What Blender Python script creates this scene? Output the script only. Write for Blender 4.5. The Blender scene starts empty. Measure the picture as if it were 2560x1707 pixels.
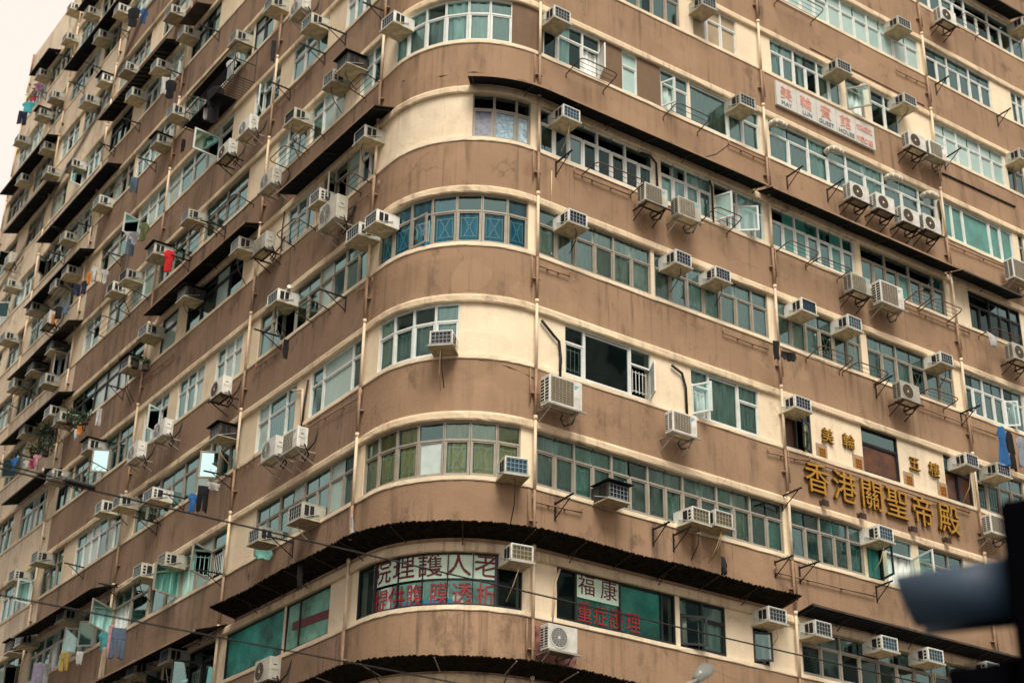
import bpy, math, random
from mathutils import Vector, Matrix
random.seed(11)
SC = bpy.context.scene
COL = SC.collection
R = math.radians

# ------------------------------------------------------------------ camera, sky, sun, exposure
YAW, PITCH, ROLL, FPX = 0.605904, 0.461327, 0.020027, 3939.57 / 2560
CAM = Vector((-19.3534, -26.9962, -11.4827))
fw = Vector((math.sin(YAW)*math.cos(PITCH), math.cos(YAW)*math.cos(PITCH), math.sin(PITCH)))
rt = Vector((math.cos(YAW), -math.sin(YAW), 0)); up = rt.cross(fw)
rt, up = math.cos(ROLL)*rt + math.sin(ROLL)*up, -math.sin(ROLL)*rt + math.cos(ROLL)*up
cd = bpy.data.cameras.new('camera'); cam = bpy.data.objects.new('camera', cd); COL.objects.link(cam)
cam.matrix_world = Matrix(((rt.x, up.x, -fw.x, CAM.x), (rt.y, up.y, -fw.y, CAM.y), (rt.z, up.z, -fw.z, CAM.z), (0, 0, 0, 1)))
cd.sensor_width = 36; cd.lens = 36*FPX; cd.clip_start = 0.1; cd.clip_end = 600
cd.dof.use_dof = True; cd.dof.focus_distance = 33; cd.dof.aperture_fstop = 1.5
SC.camera = cam

SUN_EL, SUN_AZ = R(54), R(204)          # azimuth clockwise from +y; the sun is behind the camera above thin cloud
w = bpy.data.worlds.new('World'); SC.world = w; w.use_nodes = True
nt = w.node_tree; nt.nodes.clear()
wo = nt.nodes.new('ShaderNodeOutputWorld'); bg = nt.nodes.new('ShaderNodeBackground'); bg.inputs[1].default_value = 0.12
sky = nt.nodes.new('ShaderNodeTexSky'); sky.sky_type = 'NISHITA'; sky.sun_disc = False
sky.sun_elevation = SUN_EL; sky.sun_rotation = SUN_AZ; sky.dust_density = 6; sky.air_density = 1.2
cl = nt.nodes.new('ShaderNodeMixRGB'); cl.inputs[0].default_value = 0.9; cl.inputs[2].default_value = (4.4, 3.72, 3.28, 1)
nt.links.new(sky.outputs[0], cl.inputs[1]); nt.links.new(cl.outputs[0], bg.inputs[0]); nt.links.new(bg.outputs[0], wo.inputs[0])
sl = bpy.data.lights.new('sun', 'SUN'); sl.energy = 1.5; sl.angle = R(30); sl.color = (1, 0.93, 0.82)
so = bpy.data.objects.new('sun', sl); COL.objects.link(so)
so.rotation_euler = Vector((-math.sin(SUN_AZ)*math.cos(SUN_EL), -math.cos(SUN_AZ)*math.cos(SUN_EL), -math.sin(SUN_EL))).to_track_quat('-Z', 'Y').to_euler()
SC.view_settings.view_transform = 'Standard'; SC.view_settings.look = 'None'
SC.view_settings.exposure = 1.12; SC.view_settings.gamma = 1
SC.render.engine = 'CYCLES'
SC.cycles.max_bounces = 6; SC.cycles.transparent_max_bounces = 8; SC.cycles.glossy_bounces = 3; SC.cycles.diffuse_bounces = 3

# ------------------------------------------------------------------ measured data (metres along the wall, height above the third-floor ledge)
WINDOWS = [(0,[-14.8,-14.18,-13.56,-12.95,-12.33,-11.71,-11.09],'G'),(0,[-10.97,-10.12,-9.27,-8.42,-7.57],'K'),(0,[-7.07,-3.9],'K'),(0,[-3.81,-3.13,-1.63],'K'),(0,[-0.37,0.33,1.06,1.68,2.26,2.82,3.37,3.97],'K'),(0,[4.9,5.45,6.71,7.95,8.34],'K'),(0,[8.47,9.18,9.9],'K'),(0,[10.77,11.29],'K'),(0,[12.4,13.08,13.76,14.44,15.12,15.8,16.48,17.16,17.84,18.52,19.19,19.87,20.55],'G'),(0,[20.7,21.36,22.02,22.68,23.34,24.0],'G'),(1,[-36.0,-35.36,-34.71,-34.07,-33.42],'W'),(1,[-33.12,-32.46,-31.79,-31.13,-30.46,-29.8],'G'),(1,[-29.2,-28.55,-27.9,-27.25],'G'),(1,[-26.35,-25.74,-25.13,-24.52,-23.91,-23.3],'G'),(1,[-22.7,-22.05,-21.41,-20.76,-20.12,-19.47,-18.83],'W'),(1,[-18.58,-18.0,-17.43,-16.85,-16.28,-15.7],'W'),(1,[-15.45,-14.13,-12.81],'G'),(1,[-12.65,-11.64,-10.63,-9.62,-8.61,-7.6],'G'),(1,[-6.01,-5.36,-4.7,-4.05,-3.4,-2.74,-2.09,-1.43,-0.78],'G'),(1,[-0.43,0.18,0.82,1.42,2.06,2.67,3.29,3.87],'G'),(1,[4.3,4.85,5.4,5.95,6.51,7.06,7.61,8.16,8.71,9.26,9.81,10.37,10.92,11.47,12.02],'G'),(1,[12.28,12.81,13.34,13.86,14.39,14.92],'G'),(1,[15.02,15.61],'K'),(1,[15.78,16.81],'W'),(1,[17.06,17.67,18.27,18.88],'G'),(1,[19.9,20.58,21.27,21.95,22.63,23.32,24.0],'G'),(2,[-36.0,-35.32,-34.64,-33.96,-33.28,-32.6],'W'),(2,[-32.1,-31.52,-30.95,-30.37,-29.8],'K'),(2,[-29.2,-28.49,-27.79,-27.08],'W'),(2,[-26.83,-26.24,-25.65,-25.07,-24.48,-23.89,-23.3],'W'),(2,[-22.7,-22.07,-21.43,-20.8],'G'),(2,[-19.65,-18.99,-18.33,-17.67,-17.02,-16.36,-15.7],'W'),(2,[-14.68,-13.81,-12.94,-12.06,-11.19,-10.32,-9.44],'G'),(2,[-9.37,-8.76,-8.14,-7.52],'G'),(2,[-6.48,-5.84,-4.85,-4.28],'W'),(2,[-3.49,-2.87,-1.38,-0.8],'W'),(2,[-0.08,0.53,1.14,1.73,2.31],'W'),(2,[5.1,5.69,7.13,7.78],'W'),(2,[9.08,9.68,10.7,11.39],'W'),(2,[12.22,12.74,13.27],'K'),(2,[15.2,16.63],'K'),(2,[18.52,19.09,19.65],'K'),(2,[19.79,20.34,20.89,21.44,21.99],'G'),(3,[-36.0,-35.38,-34.75,-34.13,-33.5],'G'),(3,[-33.0,-32.36,-31.72,-31.08,-30.44,-29.8],'G'),(3,[-29.2,-28.51,-27.82,-27.13],'G'),(3,[-26.23,-25.64,-25.06,-24.47,-23.89,-23.3],'W'),(3,[-22.4,-21.74,-21.09],'K'),(3,[-20.97,-20.33,-19.7,-19.06,-18.43],'G'),(3,[-18.33,-17.7,-17.06,-16.42,-15.79],'G'),(3,[-14.92,-14.31,-13.7,-13.09],'W'),(3,[-12.37,-11.76,-11.14,-10.53],'W'),(3,[-9.71,-9.15,-8.58,-8.01],'W'),(3,[-6.93,-6.22,-5.52,-4.81],'G'),(3,[-4.81,-4.13,-3.46,-2.78,-2.1,-1.43,-0.75],'G'),(3,[-0.38,0.24,0.9,1.51,2.15,2.78,3.42,3.98],'G'),(3,[4.29,4.86,5.43,6.05,6.64,7.24,7.85],'G'),(3,[7.96,8.53,9.09,9.66,10.23,10.8,11.37,11.94],'G'),(3,[12.28,12.82,13.36,13.9,14.44,14.98,15.52],'G'),(3,[15.76,16.37,16.97,17.57,18.18,18.78,19.38],'G'),(3,[19.79,20.25,20.71,21.17,21.63,22.09,22.55],'W'),(4,[-36.0,-35.35,-34.7,-34.05,-33.41,-32.76],'K'),(4,[-32.46,-31.87,-31.29,-30.7],'G'),(4,[-29.2,-28.52,-27.83,-27.15],'G'),(4,[-25.75,-25.14,-24.52,-23.91,-23.3],'G'),(4,[-22.32,-21.24,-20.16,-19.07,-17.99,-16.91,-15.82],'K'),(4,[-14.43,-13.21],'K'),(4,[-12.44,-11.46,-10.48,-9.51,-8.53],'K'),(4,[-5.79,-5.24,-4.69,-4.14],'W'),(4,[-3.74,-3.07,-2.4,-1.73],'G'),(4,[-1.62,-1.2,-0.78],'W'),(4,[2.46,3.01,3.61,4.01],'G'),(4,[4.3,4.77,5.23,5.69,6.15,6.62,7.08,7.54,8.0],'W'),(4,[8.27,8.73,9.18,9.64,10.1],'W'),(4,[10.16,10.75,11.02,11.64,11.99],'W'),(4,[12.28,12.75,13.22,13.69,14.16,14.63,15.1,15.57],'W'),(4,[15.84,16.36,16.88,17.4,17.91,18.43,18.95,19.47],'G'),(4,[20.55,21.04,21.52,22.01,22.49,22.98],'K'),(5,[-36.0,-35.32,-34.64,-33.96,-33.28],'G'),(5,[-32.38,-31.73,-31.09,-30.44,-29.8],'G'),(5,[-29.2,-28.62,-28.03,-27.45,-26.87,-26.29,-25.7],'G'),(5,[-25.45,-24.73,-24.02,-23.3],'W'),(5,[-22.17,-21.39,-20.61],'W'),(5,[-19.9,-19.11,-18.33],'G'),(5,[-17.75,-16.78,-15.81],'W'),(5,[-15.36,-14.32,-13.27,-12.22],'G'),(5,[-11.9,-11.13,-10.36,-9.59,-8.82],'G'),(5,[-6.96,-6.32,-5.68,-5.05],'W'),(5,[-4.82,-4.15,-3.48,-2.81],'W'),(5,[-1.98,-1.37,-0.76],'W'),(5,[-0.2,0.39,1.05,1.64,2.27,2.84,3.43],'W'),(5,[4.36,4.85,5.67,6.25],'W'),(5,[7.0,7.53],'W'),(5,[8.35,8.86,9.37],'W'),(5,[9.41,10.85,11.41,12.04],'W'),(5,[12.42,13.21,14.01,14.8,15.59,16.38,17.18,17.97,18.76,19.55],'W'),(5,[19.85,20.26,20.79,22.06,22.59,23.18],'T'),(5,[23.47,23.72],'G'),(6,[-36.0,-35.34,-34.68,-34.03,-33.37,-32.71],'G'),(6,[-31.81,-31.14,-30.47,-29.8],'G'),(6,[-29.2,-28.48,-27.76,-27.04],'W'),(6,[-26.74,-26.11,-25.47,-24.84,-24.2],'W'),(6,[-21.65,-20.79,-19.93,-19.06,-18.2],'G'),(6,[-18.1,-17.32,-16.54,-15.76],'W'),(6,[-15.58,-14.56,-13.55,-12.54,-11.52,-10.51],'W'),(6,[-8.97,-8.4,-7.83,-7.25],'W'),(6,[-6.44,-5.7,-4.96,-4.22],'W'),(6,[-3.14,-2.67,-2.2,-1.73],'W'),(6,[4.6,5.23,5.87,6.5],'G'),(6,[6.66,7.16,7.65,8.15,8.65,9.14],'G'),(6,[9.63,10.19,10.74,11.34],'W'),(6,[12.69,13.18,13.67,14.17,14.66,15.16,15.65],'W'),(6,[15.86,16.65],'G'),(6,[16.96,17.6,18.24],'W'),(6,[19.82,20.4,20.97,21.55,22.12,22.7,23.27],'T'),(6,[23.44,23.87,24.3],'G'),(7,[-36.0,-35.39,-34.78,-34.18,-33.57,-32.96],'W'),(7,[-32.46,-31.8,-31.13,-30.47,-29.8],'W'),(7,[-29.2,-28.55,-27.9,-27.25,-26.6],'G'),(7,[-26.35,-25.74,-25.13,-24.52,-23.91,-23.3],'W'),(7,[-22.7,-22.05,-21.4,-20.74,-20.09,-19.44],'G'),(7,[-19.19,-18.61,-18.03,-17.44,-16.86,-16.28,-15.7],'W'),(7,[-15.1,-14.51,-13.92,-13.34,-12.75,-12.16],'G'),(7,[-11.91,-11.36,-10.8,-10.25,-9.69],'W'),(7,[-9.57,-8.88,-8.19],'K'),(7,[-6.9,-6.15,-5.4,-4.65,-3.9,-3.15,-2.4,-1.65,-0.9],'G'),(7,[4.6,5.33,6.06,6.79,7.52,8.25,8.98,9.71,10.44,11.17,11.9],'G'),(7,[12.4,13.0,13.59,14.19,14.78,15.38,15.98,16.57,17.17,17.76,18.36,18.95,19.55],'T'),(7,[19.9,20.44,20.98,21.53,22.07,22.61,23.15],'W'),(7,[24.22,24.55,24.88],'W'),(8,[-36.0,-35.38,-34.77,-34.15,-33.54],'G'),(8,[-32.14,-31.55,-30.97,-30.38,-29.8],'G'),(8,[-29.2,-28.61,-28.01,-27.42],'G'),(8,[-25.62,-25.04,-24.46,-23.88,-23.3],'W'),(8,[-22.7,-22.16,-21.61,-21.07,-20.53],'K'),(8,[-19.33,-18.72,-18.12,-17.51,-16.91,-16.3,-15.7],'W'),(8,[-15.1,-14.52,-13.94,-13.36,-12.78],'K'),(8,[-10.98,-10.36,-9.74,-9.12,-8.5],'G'),(8,[-7.1,-6.48,-5.86,-5.24,-4.63],'K'),(8,[-2.83,-2.18,-1.54,-0.9],'G'),(8,[12.4,13.11,13.82,14.53,15.24,15.95,16.66,17.37,18.08,18.79,19.5],'G'),(8,[19.85,20.47,21.08,21.7,22.32,22.93,23.55,24.17,24.78,25.4],'W'),(9,[-36.0,-35.41,-34.82,-34.24,-33.65,-33.06],'G'),(9,[-32.56,-31.87,-31.18,-30.49,-29.8],'G'),(9,[-29.2,-28.51,-27.81,-27.12],'W'),(9,[-26.62,-25.95,-25.29,-24.63,-23.96,-23.3],'G'),(9,[-22.7,-22.09,-21.47,-20.86,-20.25,-19.63],'G'),(9,[-18.43,-17.75,-17.07,-16.38,-15.7],'G'),(9,[-15.1,-14.44,-13.78,-13.12,-12.45],'W'),(9,[-11.25,-10.64,-10.04,-9.43,-8.82,-8.21,-7.6],'G'),(9,[-7.1,-6.45,-5.81,-5.16,-4.52],'G'),(9,[-3.62,-2.94,-2.26,-1.58,-0.9],'G'),(10,[-36.0,-35.34,-34.68,-34.02,-33.36,-32.7],'W'),(10,[-31.8,-31.13,-30.47,-29.8],'G'),(10,[-29.2,-28.53,-27.85,-27.18,-26.5,-25.83],'W'),(10,[-25.33,-24.65,-23.98,-23.3],'G'),(10,[-22.7,-22.13,-21.55,-20.98,-20.4,-19.83,-19.25],'W'),(10,[-18.35,-17.69,-17.03,-16.36,-15.7],'G'),(10,[-15.1,-14.46,-13.83,-13.19,-12.55,-11.91],'G'),(10,[-11.41,-10.78,-10.14,-9.51,-8.87,-8.24,-7.6],'G'),(10,[-7.1,-6.51,-5.92,-5.34,-4.75,-4.16,-3.57],'W'),(10,[-3.07,-2.53,-1.99,-1.44,-0.9],'G'),(11,[-36.0,-35.44,-34.88,-34.32,-33.76,-33.2],'W'),(11,[-32.95,-32.32,-31.69,-31.06,-30.43,-29.8],'G'),(11,[-29.2,-28.64,-28.08,-27.51,-26.95],'W'),(11,[-26.65,-25.98,-25.31,-24.64,-23.97,-23.3],'G'),(11,[-22.7,-22.1,-21.5,-20.9,-20.3,-19.7,-19.11],'W'),(11,[-18.86,-18.29,-17.73,-17.16,-16.6],'W'),(11,[-15.1,-14.41,-13.72,-13.04,-12.35],'W'),(11,[-11.45,-10.81,-10.17,-9.52,-8.88,-8.24,-7.6],'W'),(11,[-7.1,-6.38,-5.66,-4.94],'G'),(11,[-4.04,-3.41,-2.78,-2.16,-1.53,-0.9],'W')]
AIRCONS = [(-29.78,33.98,'wd'),(-26.97,31.98,'cd'),(-22.73,29.39,'wb'),(-16.47,25.3,'cb'),(-29.64,32.19,'cb'),(-24.88,29.37,'wd'),(-14.82,23.34,'cb'),(-9.98,20.14,'wd'),(-33.1,32.23,'cd'),(-30.27,29.38,'cb'),(-23.42,26.31,'wb'),(-20.74,25.25,'wd'),(-17.18,23.29,'wb'),(-25.31,26.35,'cb'),(-19.51,23.34,'wb'),(-31.89,29.34,'cd'),(-34.71,29.42,'cb'),(-30.13,26.58,'wd'),(-14.85,19.96,'cb'),(-16.03,19.38,'cb'),(-25.7,23.36,'wd'),(-7.41,19.88,'cb'),(-4.51,17.36,'cb'),(0.29,14.38,'wd'),(-2.01,14.43,'kd'),(-2.81,14.35,'cd'),(-5.06,14.33,'cd'),(-0.72,11.37,'cb'),(-32.98,26.37,'cb'),(-28.96,24.69,'cd'),(-21.4,19.48,'wb'),(-24.95,19.6,'wd'),(-23.9,17.59,'wd'),(-25.14,17.52,'cb'),(-31.92,20.5,'cd'),(-12.16,14.41,'wd'),(-14.82,14.35,'wd'),(-17.23,14.45,'wd'),(-18.39,14.48,'wd'),(-7.93,11.4,'cb'),(-11.63,11.37,'kd'),(-14.59,11.26,'wb'),(-27.85,17.67,'cb'),(-30.96,17.57,'cd'),(-3.01,10.6,'wd'),(0.15,8.41,'wn'),(-0.71,8.44,'wn'),(-5.02,8.42,'wn'),(-24.27,14.49,'kb'),(-26.32,14.39,'kd'),(-28.51,14.5,'cb'),(-24.42,13.18,'cd'),(-15.78,10.57,'cd'),(-26.02,11.66,'wd'),(-23.21,11.44,'wb'),(-21.97,10.77,'wb'),(-18.48,8.55,'wn'),(-7.9,5.47,'kd'),(-12.29,4.93,'wb'),(-14.82,5.47,'cd'),(-16.34,5.74,'wb'),(-21.76,8.52,'wd'),(-22.03,5.6,'cb'),(-24.25,5.51,'cd'),(-12.35,2.62,'cd'),(-10.62,2.49,'wy'),(-18.44,2.72,'cb'),(-22.33,2.79,'cb'),(-23.33,2.76,'kb'),(-9.6,-0.45,'cb'),(-11.89,-0.31,'cb'),(-4.77,1.59,'cd'),(4.54,14.43,'wd'),(4.85,11.46,'wb'),(9.77,17.31,'cd'),(11.06,14.44,'cd'),(18.28,20.51,'cd'),(15.21,17.47,'cd'),(18.12,17.45,'cd'),(23.65,17.57,'cd'),(24.98,23.59,'cd'),(5.05,8.45,'wn'),(8.44,8.47,'wn'),(9.8,8.46,'wn'),(12.91,8.51,'wb'),(14.67,8.55,'wb'),(6.21,1.57,'kn'),(12.42,5.5,'wn'),(18.44,8.55,'wn'),(19.03,5.55,'wn'),(20.4,5.59,'cn'),(12.57,-0.49,'wd'),(14.92,-0.45,'wb'),(16.62,-0.46,'wb'),(18.85,-0.46,'wb'),(15.15,2.52,'wb'),(11.05,-0.43,'wd'),(-2.61,1.57,'cd'),(3.55,1.56,'wb'),(2.04,4.61,'wd'),(3.67,-0.43,'wy'),(8.71,1.56,'wy'),(9.45,1.64,'wy')]
SPLITS = [(-9.62,15.57,'wf'),(-5.32,18.44,'wf'),(-32.42,21.91,'cf'),(-6.21,10.64,'cg'),(-6.21,12.77,'cf'),(-2.12,9.7,'cF'),(-8.11,6.87,'wf'),(-12.05,6.94,'wf'),(-13.98,6.86,'wf'),(-25.25,16.04,'wg'),(-4.39,3.8,'wf'),(-3.2,3.64,'wg'),(20.58,21.86,'wf'),(18.24,15.95,'wf'),(19.17,15.99,'wg'),(7.58,10.05,'cg'),(8.71,10.05,'cg'),(15.38,13.03,'wf'),(16.46,13.06,'wf'),(17.52,12.99,'wf'),(18.49,13.07,'wf'),(15.07,9.89,'cg'),(16.32,9.95,'wG'),(22.61,12.83,'wG'),(21.97,9.78,'cf'),(4.67,3.64,'wG'),(8.3,3.83,'wg'),(16.69,7.0,'cf'),(4.63,-2.14,'wf'),(19.89,3.8,'wg'),(-3.62,-2.05,'cf'),(-8.23,15.71,'wf')]
RACKS = [(5.08,6.31,13.08),(8.38,9.61,13.09),(9.57,10.53,10.2),(12.31,13.47,10.22),(13.49,14.71,10.17),(17.45,18.08,10.31),(18.13,19.34,10.23),(20.76,22.11,10.2),(13.22,14.49,7.22),(14.61,15.86,7.22),(17.45,18.71,7.22),(12.96,14.5,19.11),(21.42,22.64,22.24),(-1.55,-0.71,13.19),(-4.73,-3.84,13.21),(-5.94,-4.95,13.21),(-1.46,-0.88,10.18),(-5.08,-3.89,10.22),(-3.56,-2.66,7.23),(-10.04,-8.15,13.09),(-12.58,-10.71,13.27),(-17.58,-16.01,13.25),(-19.83,-18.36,13.3),(-19.98,-17.53,7.51),(-28.69,-26.83,13.62),(-25.86,-23.93,16.83),(5.6,7.18,10.19)]
ARMS = [(-3.01,16.24),(-6.35,16.23),(-4.22,16.28),(-0.85,15.7),(-22.32,28.23),(-25.32,28.2),(-12.55,22.2),(-19.35,22.12),(-21.84,22.33),(-16.99,19.14),(-27.2,28.33),(-30.0,31.5),(-33.01,31.3),(-15.57,22.17),(-23.13,19.38),(-10.08,13.22),(-19.24,16.32),(-25.99,19.37),(-12.68,13.19),(-1.85,7.25),(-5.38,7.54),(-17.09,10.26),(-7.67,4.21),(-25.57,10.51),(-12.64,4.29),(-18.41,4.41),(-7.55,1.41),(-3.66,1.23),(-20.47,10.28),(-21.43,10.4),(4.77,10.22),(20.18,19.23),(23.23,19.23),(20.16,16.35),(14.61,13.1),(4.81,1.12),(15.92,7.21),(19.47,7.3),(11.99,2.98),(7.68,1.14),(8.31,1.13),(11.61,1.15),(12.45,1.17),(15.21,1.22),(12.98,12.93),(-15.06,2.92),(-25.96,20.52),(-10.79,4.51)]
CLOTHES = [(-33.49,30.54,'shirt','turquoise',0.8,0.75),(-34.19,30.32,'trousers','navy',0.6,0.9),(-32.82,30.66,'shirt','crimson',0.5,0.35),(-32.33,31.02,'shirt','mauve',0.6,0.5),(-20.27,27.44,'coat','black',0.6,1.1),(-19.05,26.72,'shirt','blue',0.4,0.9),(-15.64,21.48,'towel','white',0.35,0.95),(-14.99,20.96,'coat','black',0.5,0.9),(-10.73,17.92,'coat','black',0.7,1.7),(-9.71,18.7,'shirt','pale',0.45,0.9),(-11.32,17.99,'towel','white',0.25,0.8),(-13.05,17.56,'cloth','dark',0.2,0.6),(-17.33,18.18,'trousers','denim',0.4,0.75),(-17.05,15.9,'shirt','white',0.4,0.5),(-16.48,15.6,'shirt','grey',0.45,0.6),(-16.79,15.39,'trousers','denim',0.4,0.8),(-15.66,15.47,'shirt','camouflage',0.45,0.8),(-12.96,13.11,'shirt','red',0.5,0.95),(-20.74,15.88,'cloth','orange',0.2,0.55),(-20.2,15.82,'shirt','white',0.35,0.75),(-19.57,15.5,'shirt','cream',0.35,0.7),(-18.99,15.2,'shirt','white',0.3,0.65),(-21.14,15.69,'shirt','navy',0.4,0.7),(-21.93,15.94,'trousers','navy',0.4,0.6),(-23.66,15.7,'towel','black',0.35,0.65),(-24.18,15.63,'towel','orange',0.2,0.5),(-22.9,15.48,'shirt','denim',0.4,0.5),(-23.42,9.61,'shirt','pink',0.35,0.55),(-23.93,9.62,'cloth','magenta',0.2,0.4),(-24.57,9.8,'shirt','white',0.3,0.4),(-26.07,10.28,'shirt','blue',0.4,0.7),(-17.48,9.24,'trousers','white',0.25,0.75),(-19.22,9.35,'cloth','orange',0.2,0.4),(-19.46,9.27,'cloth','white',0.2,0.5),(-8.81,3.66,'shirt','blue',0.35,0.65),(-8.13,3.57,'trousers','black',0.45,0.9),(-7.49,3.72,'cloth','white',0.5,0.25),(-13.04,0.65,'trousers','denim',0.6,1.1),(-14.1,0.92,'shirt','teal',0.5,0.7),(-13.61,0.81,'cloth','pink',0.25,1.2),(-13.95,0.15,'cloth','beige',0.25,1.4),(-17.33,1.01,'trousers','yellow',0.45,0.7),(-19.61,1.06,'towel','lavender',0.5,0.9),(-18.89,0.95,'shirt','grey',0.4,0.8),(-16.01,0.83,'cloth','white',0.3,0.5),(20.44,6.32,'dress','blue',0.6,1.5),(20.84,6.29,'coat','black',0.45,1.5),(21.24,6.35,'shirt','striped',0.45,1.1),(20.6,9.79,'towel','white',0.7,0.5),(0.23,0.37,'cloth','white',0.1,0.7),(-1.97,-0.14,'cloth','dark',0.2,0.9),(11.52,6.75,'cloth','dark',0.25,0.65),(-3.83,6.4,'cloth','black',0.2,0.7),(9.34,0.44,'cloth','dark',0.18,0.55),(-6.57,17.54,'cloth','dark',0.2,1.0),(11.97,6.71,'cloth','dark',0.6,0.3),(-4.03,0.89,'cloth','mint',0.6,0.3)]
CANOPIES = [(-35.64,-29.4,9,'s'),(-34.33,-31.72,11,'s'),(-33.64,-28.26,8,'s'),(-28.96,-22.34,5,'r'),(-28.71,-22.56,10,'s'),(-28.36,-22.27,6,'s'),(-28.36,-22.1,4,'s'),(-28.3,-26.02,11,'s'),(-28.21,-20.68,7,'s'),(-26.73,-22.17,3,'s'),(-22.61,-16.09,8,'s'),(-22.0,-15.17,1,'s'),(-21.51,-16.82,8,'z'),(-15.48,-7.02,0,'s'),(-15.03,-13.51,8,'z'),(-14.62,-7.29,4,'s'),(-5.28,0.04,4,'s'),(2.37,11.6,4,'s'),(11.78,19.51,4,'s'),(19.61,22.45,4,'d'),(22.4,24.8,8,'d')]
GOLD_BIG = [('香',13.24,3.72),('港',14.26,3.76),('關',15.28,3.73),('聖',16.26,3.78),('帝',17.28,3.76),('殿',18.34,3.79)]
GOLD_SMALL = [('美',13.82,5.13),('輪',14.62,5.17),('五',17.21,5.16),('樓',18.01,5.18)]
PLAQUES = [(13.6,4.55),(14.97,4.58),(16.95,4.57),(18.33,4.59)]
GUEST_BOARD = [(12.71,16.1),(12.71,15.33),(16.82,16.12),(16.8,15.33)]
GUEST_RED = [('美',13.09,15.79),('輪',13.9,15.81),('賓',14.73,15.81),('館',15.56,15.84)]
GUEST_BLUE = [('MAY',13.09,15.42),('LUN',13.93,15.44),('GUEST',14.72,15.45),('HOUSE',15.57,15.42)]
GUEST_NUM = [('93368352',16.36,15.86),('9樓D座',16.36,15.45)]
CARE_TOP = [('院',0.54,-0.54),('理',1.18,-0.53),('護',1.84,-0.53),('人',2.49,-0.52),('老',3.14,-0.56)]
CARE_RED = [('提',0.55,-1.27),('供',1.01,-1.22),('腹',1.49,-1.26),('膜',2.07,-1.25),('透',2.59,-1.28),('析',3.13,-1.27)]
CARE_BOARD = [(0.24,-0.28),(0.3,-0.87),(3.34,-0.27),(3.36,-0.86)]
FOOK_TOP = [('福',5.77,-0.56),('康',6.4,-0.56)]
FOOK_RED = [('重',5.72,-1.2),('症',6.17,-1.21),('護',6.62,-1.18),('理',7.11,-1.19)]
FOOK_BOARD = [(5.48,-0.31),(5.48,-0.88),(6.72,-0.29),(6.72,-0.84)]
DUCTS = [(12.51,14.56),(14.81,14.55),(17.34,14.57),(18.96,14.54),(16.5,17.53)]
SPOTS = [(13.39,3.14),(14.77,3.1),(16.74,3.16),(18.09,3.14)]
PLANTS = [(-23.85,11.14,0.55),(-23.32,10.4,0.5),(-21.16,10.89,0.35),(-19.49,10.26,0.3),(-20.2,10.26,0.35),(-15.41,10.82,0.25),(-14.43,10.34,0.2),(-24.69,10.73,0.4)]
WATER_PIPES = [[(4.2,7.06),(5.17,7.08)],[(10.18,7.06),(11.77,7.06)],[(19.66,13.07),(22.38,13.14)],[(17.62,6.98),(20.95,6.98)],[(11.53,0.87),(15.08,0.94)],[(-0.41,9.85),(-2.26,9.9)],[(-0.42,7.05),(-1.18,7.1)],[(-0.6,4.05),(-3.38,4.15)],[(-12.95,9.9),(-15.64,9.95)],[(-5.87,10.21),(-7.19,10.13)],[(-5.01,16.13),(-8.28,16.08)],[(4.15,1.01),(5.53,1.06)],[(17.42,10.13),(20.28,10.14)],[(18.25,18.92),(19.73,18.96)],[(-5.12,7.06),(-6.73,7.12)],[(-12.98,13.1),(-15.47,13.09)],[(10.72,13.11),(12.17,13.1)],[(5.31,10.11),(7.11,10.12)],[(11.54,4.05),(13.03,4.18)],[(13.03,4.18),(19.28,4.18)],[(-7.13,4.24),(-6.29,4.26)]]
CONDUITS = [([(4.36,5.64),(4.71,5.35),(4.88,5.23),(4.93,4.81),(4.91,4.32)],0.035,'k'),([(8.4,5.63),(8.73,5.5),(8.84,5.14),(8.85,4.4)],0.035,'k'),([(0.34,12.69),(1.61,12.36),(2.46,12.39),(3.43,12.31),(4.38,12.37)],0.012,'b'),([(7.54,11.62),(7.87,11.65),(8.07,11.49),(8.09,10.79)],0.03,'k'),([(9.95,11.66),(10.04,11.48),(10.04,10.38)],0.03,'k'),([(4.94,-0.39),(4.82,-0.72),(4.74,-1.62)],0.025,'c'),([(2.13,4.48),(2.84,4.31),(3.53,4.21),(4.16,4.08)],0.01,'b'),([(10.8,13.19),(10.28,12.66),(9.66,12.28)],0.008,'k'),([(4.64,9.94),(4.63,8.95)],0.012,'c'),([(14.38,18.1),(15.36,18.09),(19.49,18.11)],0.014,'b'),([(19.95,15.73),(23.5,15.78)],0.03,'k'),([(19.57,14.55),(19.61,14.01),(19.53,13.27)],0.04,'k'),([(-5.93,11.75),(-5.99,11.13),(-5.91,10.31)],0.02,'k'),([(-4.37,5.58),(-3.8,5.39),(-3.72,4.33)],0.035,'c'),([(-3.54,5.58),(-3.66,4.86),(-3.69,4.32)],0.03,'k')]
SLANT = [(-16.92,-19.96,-5.68),(-16.9,-19.6,-5.62),(-16.86,-19.12,-5.8),(-16.82,-18.69,-5.88),(-16.81,-18.22,-6.01),(-16.82,-17.62,-6.3),(-16.83,-17.08,-6.51)]
CAGE = (-12.84,-9.12,18.1,19.4)

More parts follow.
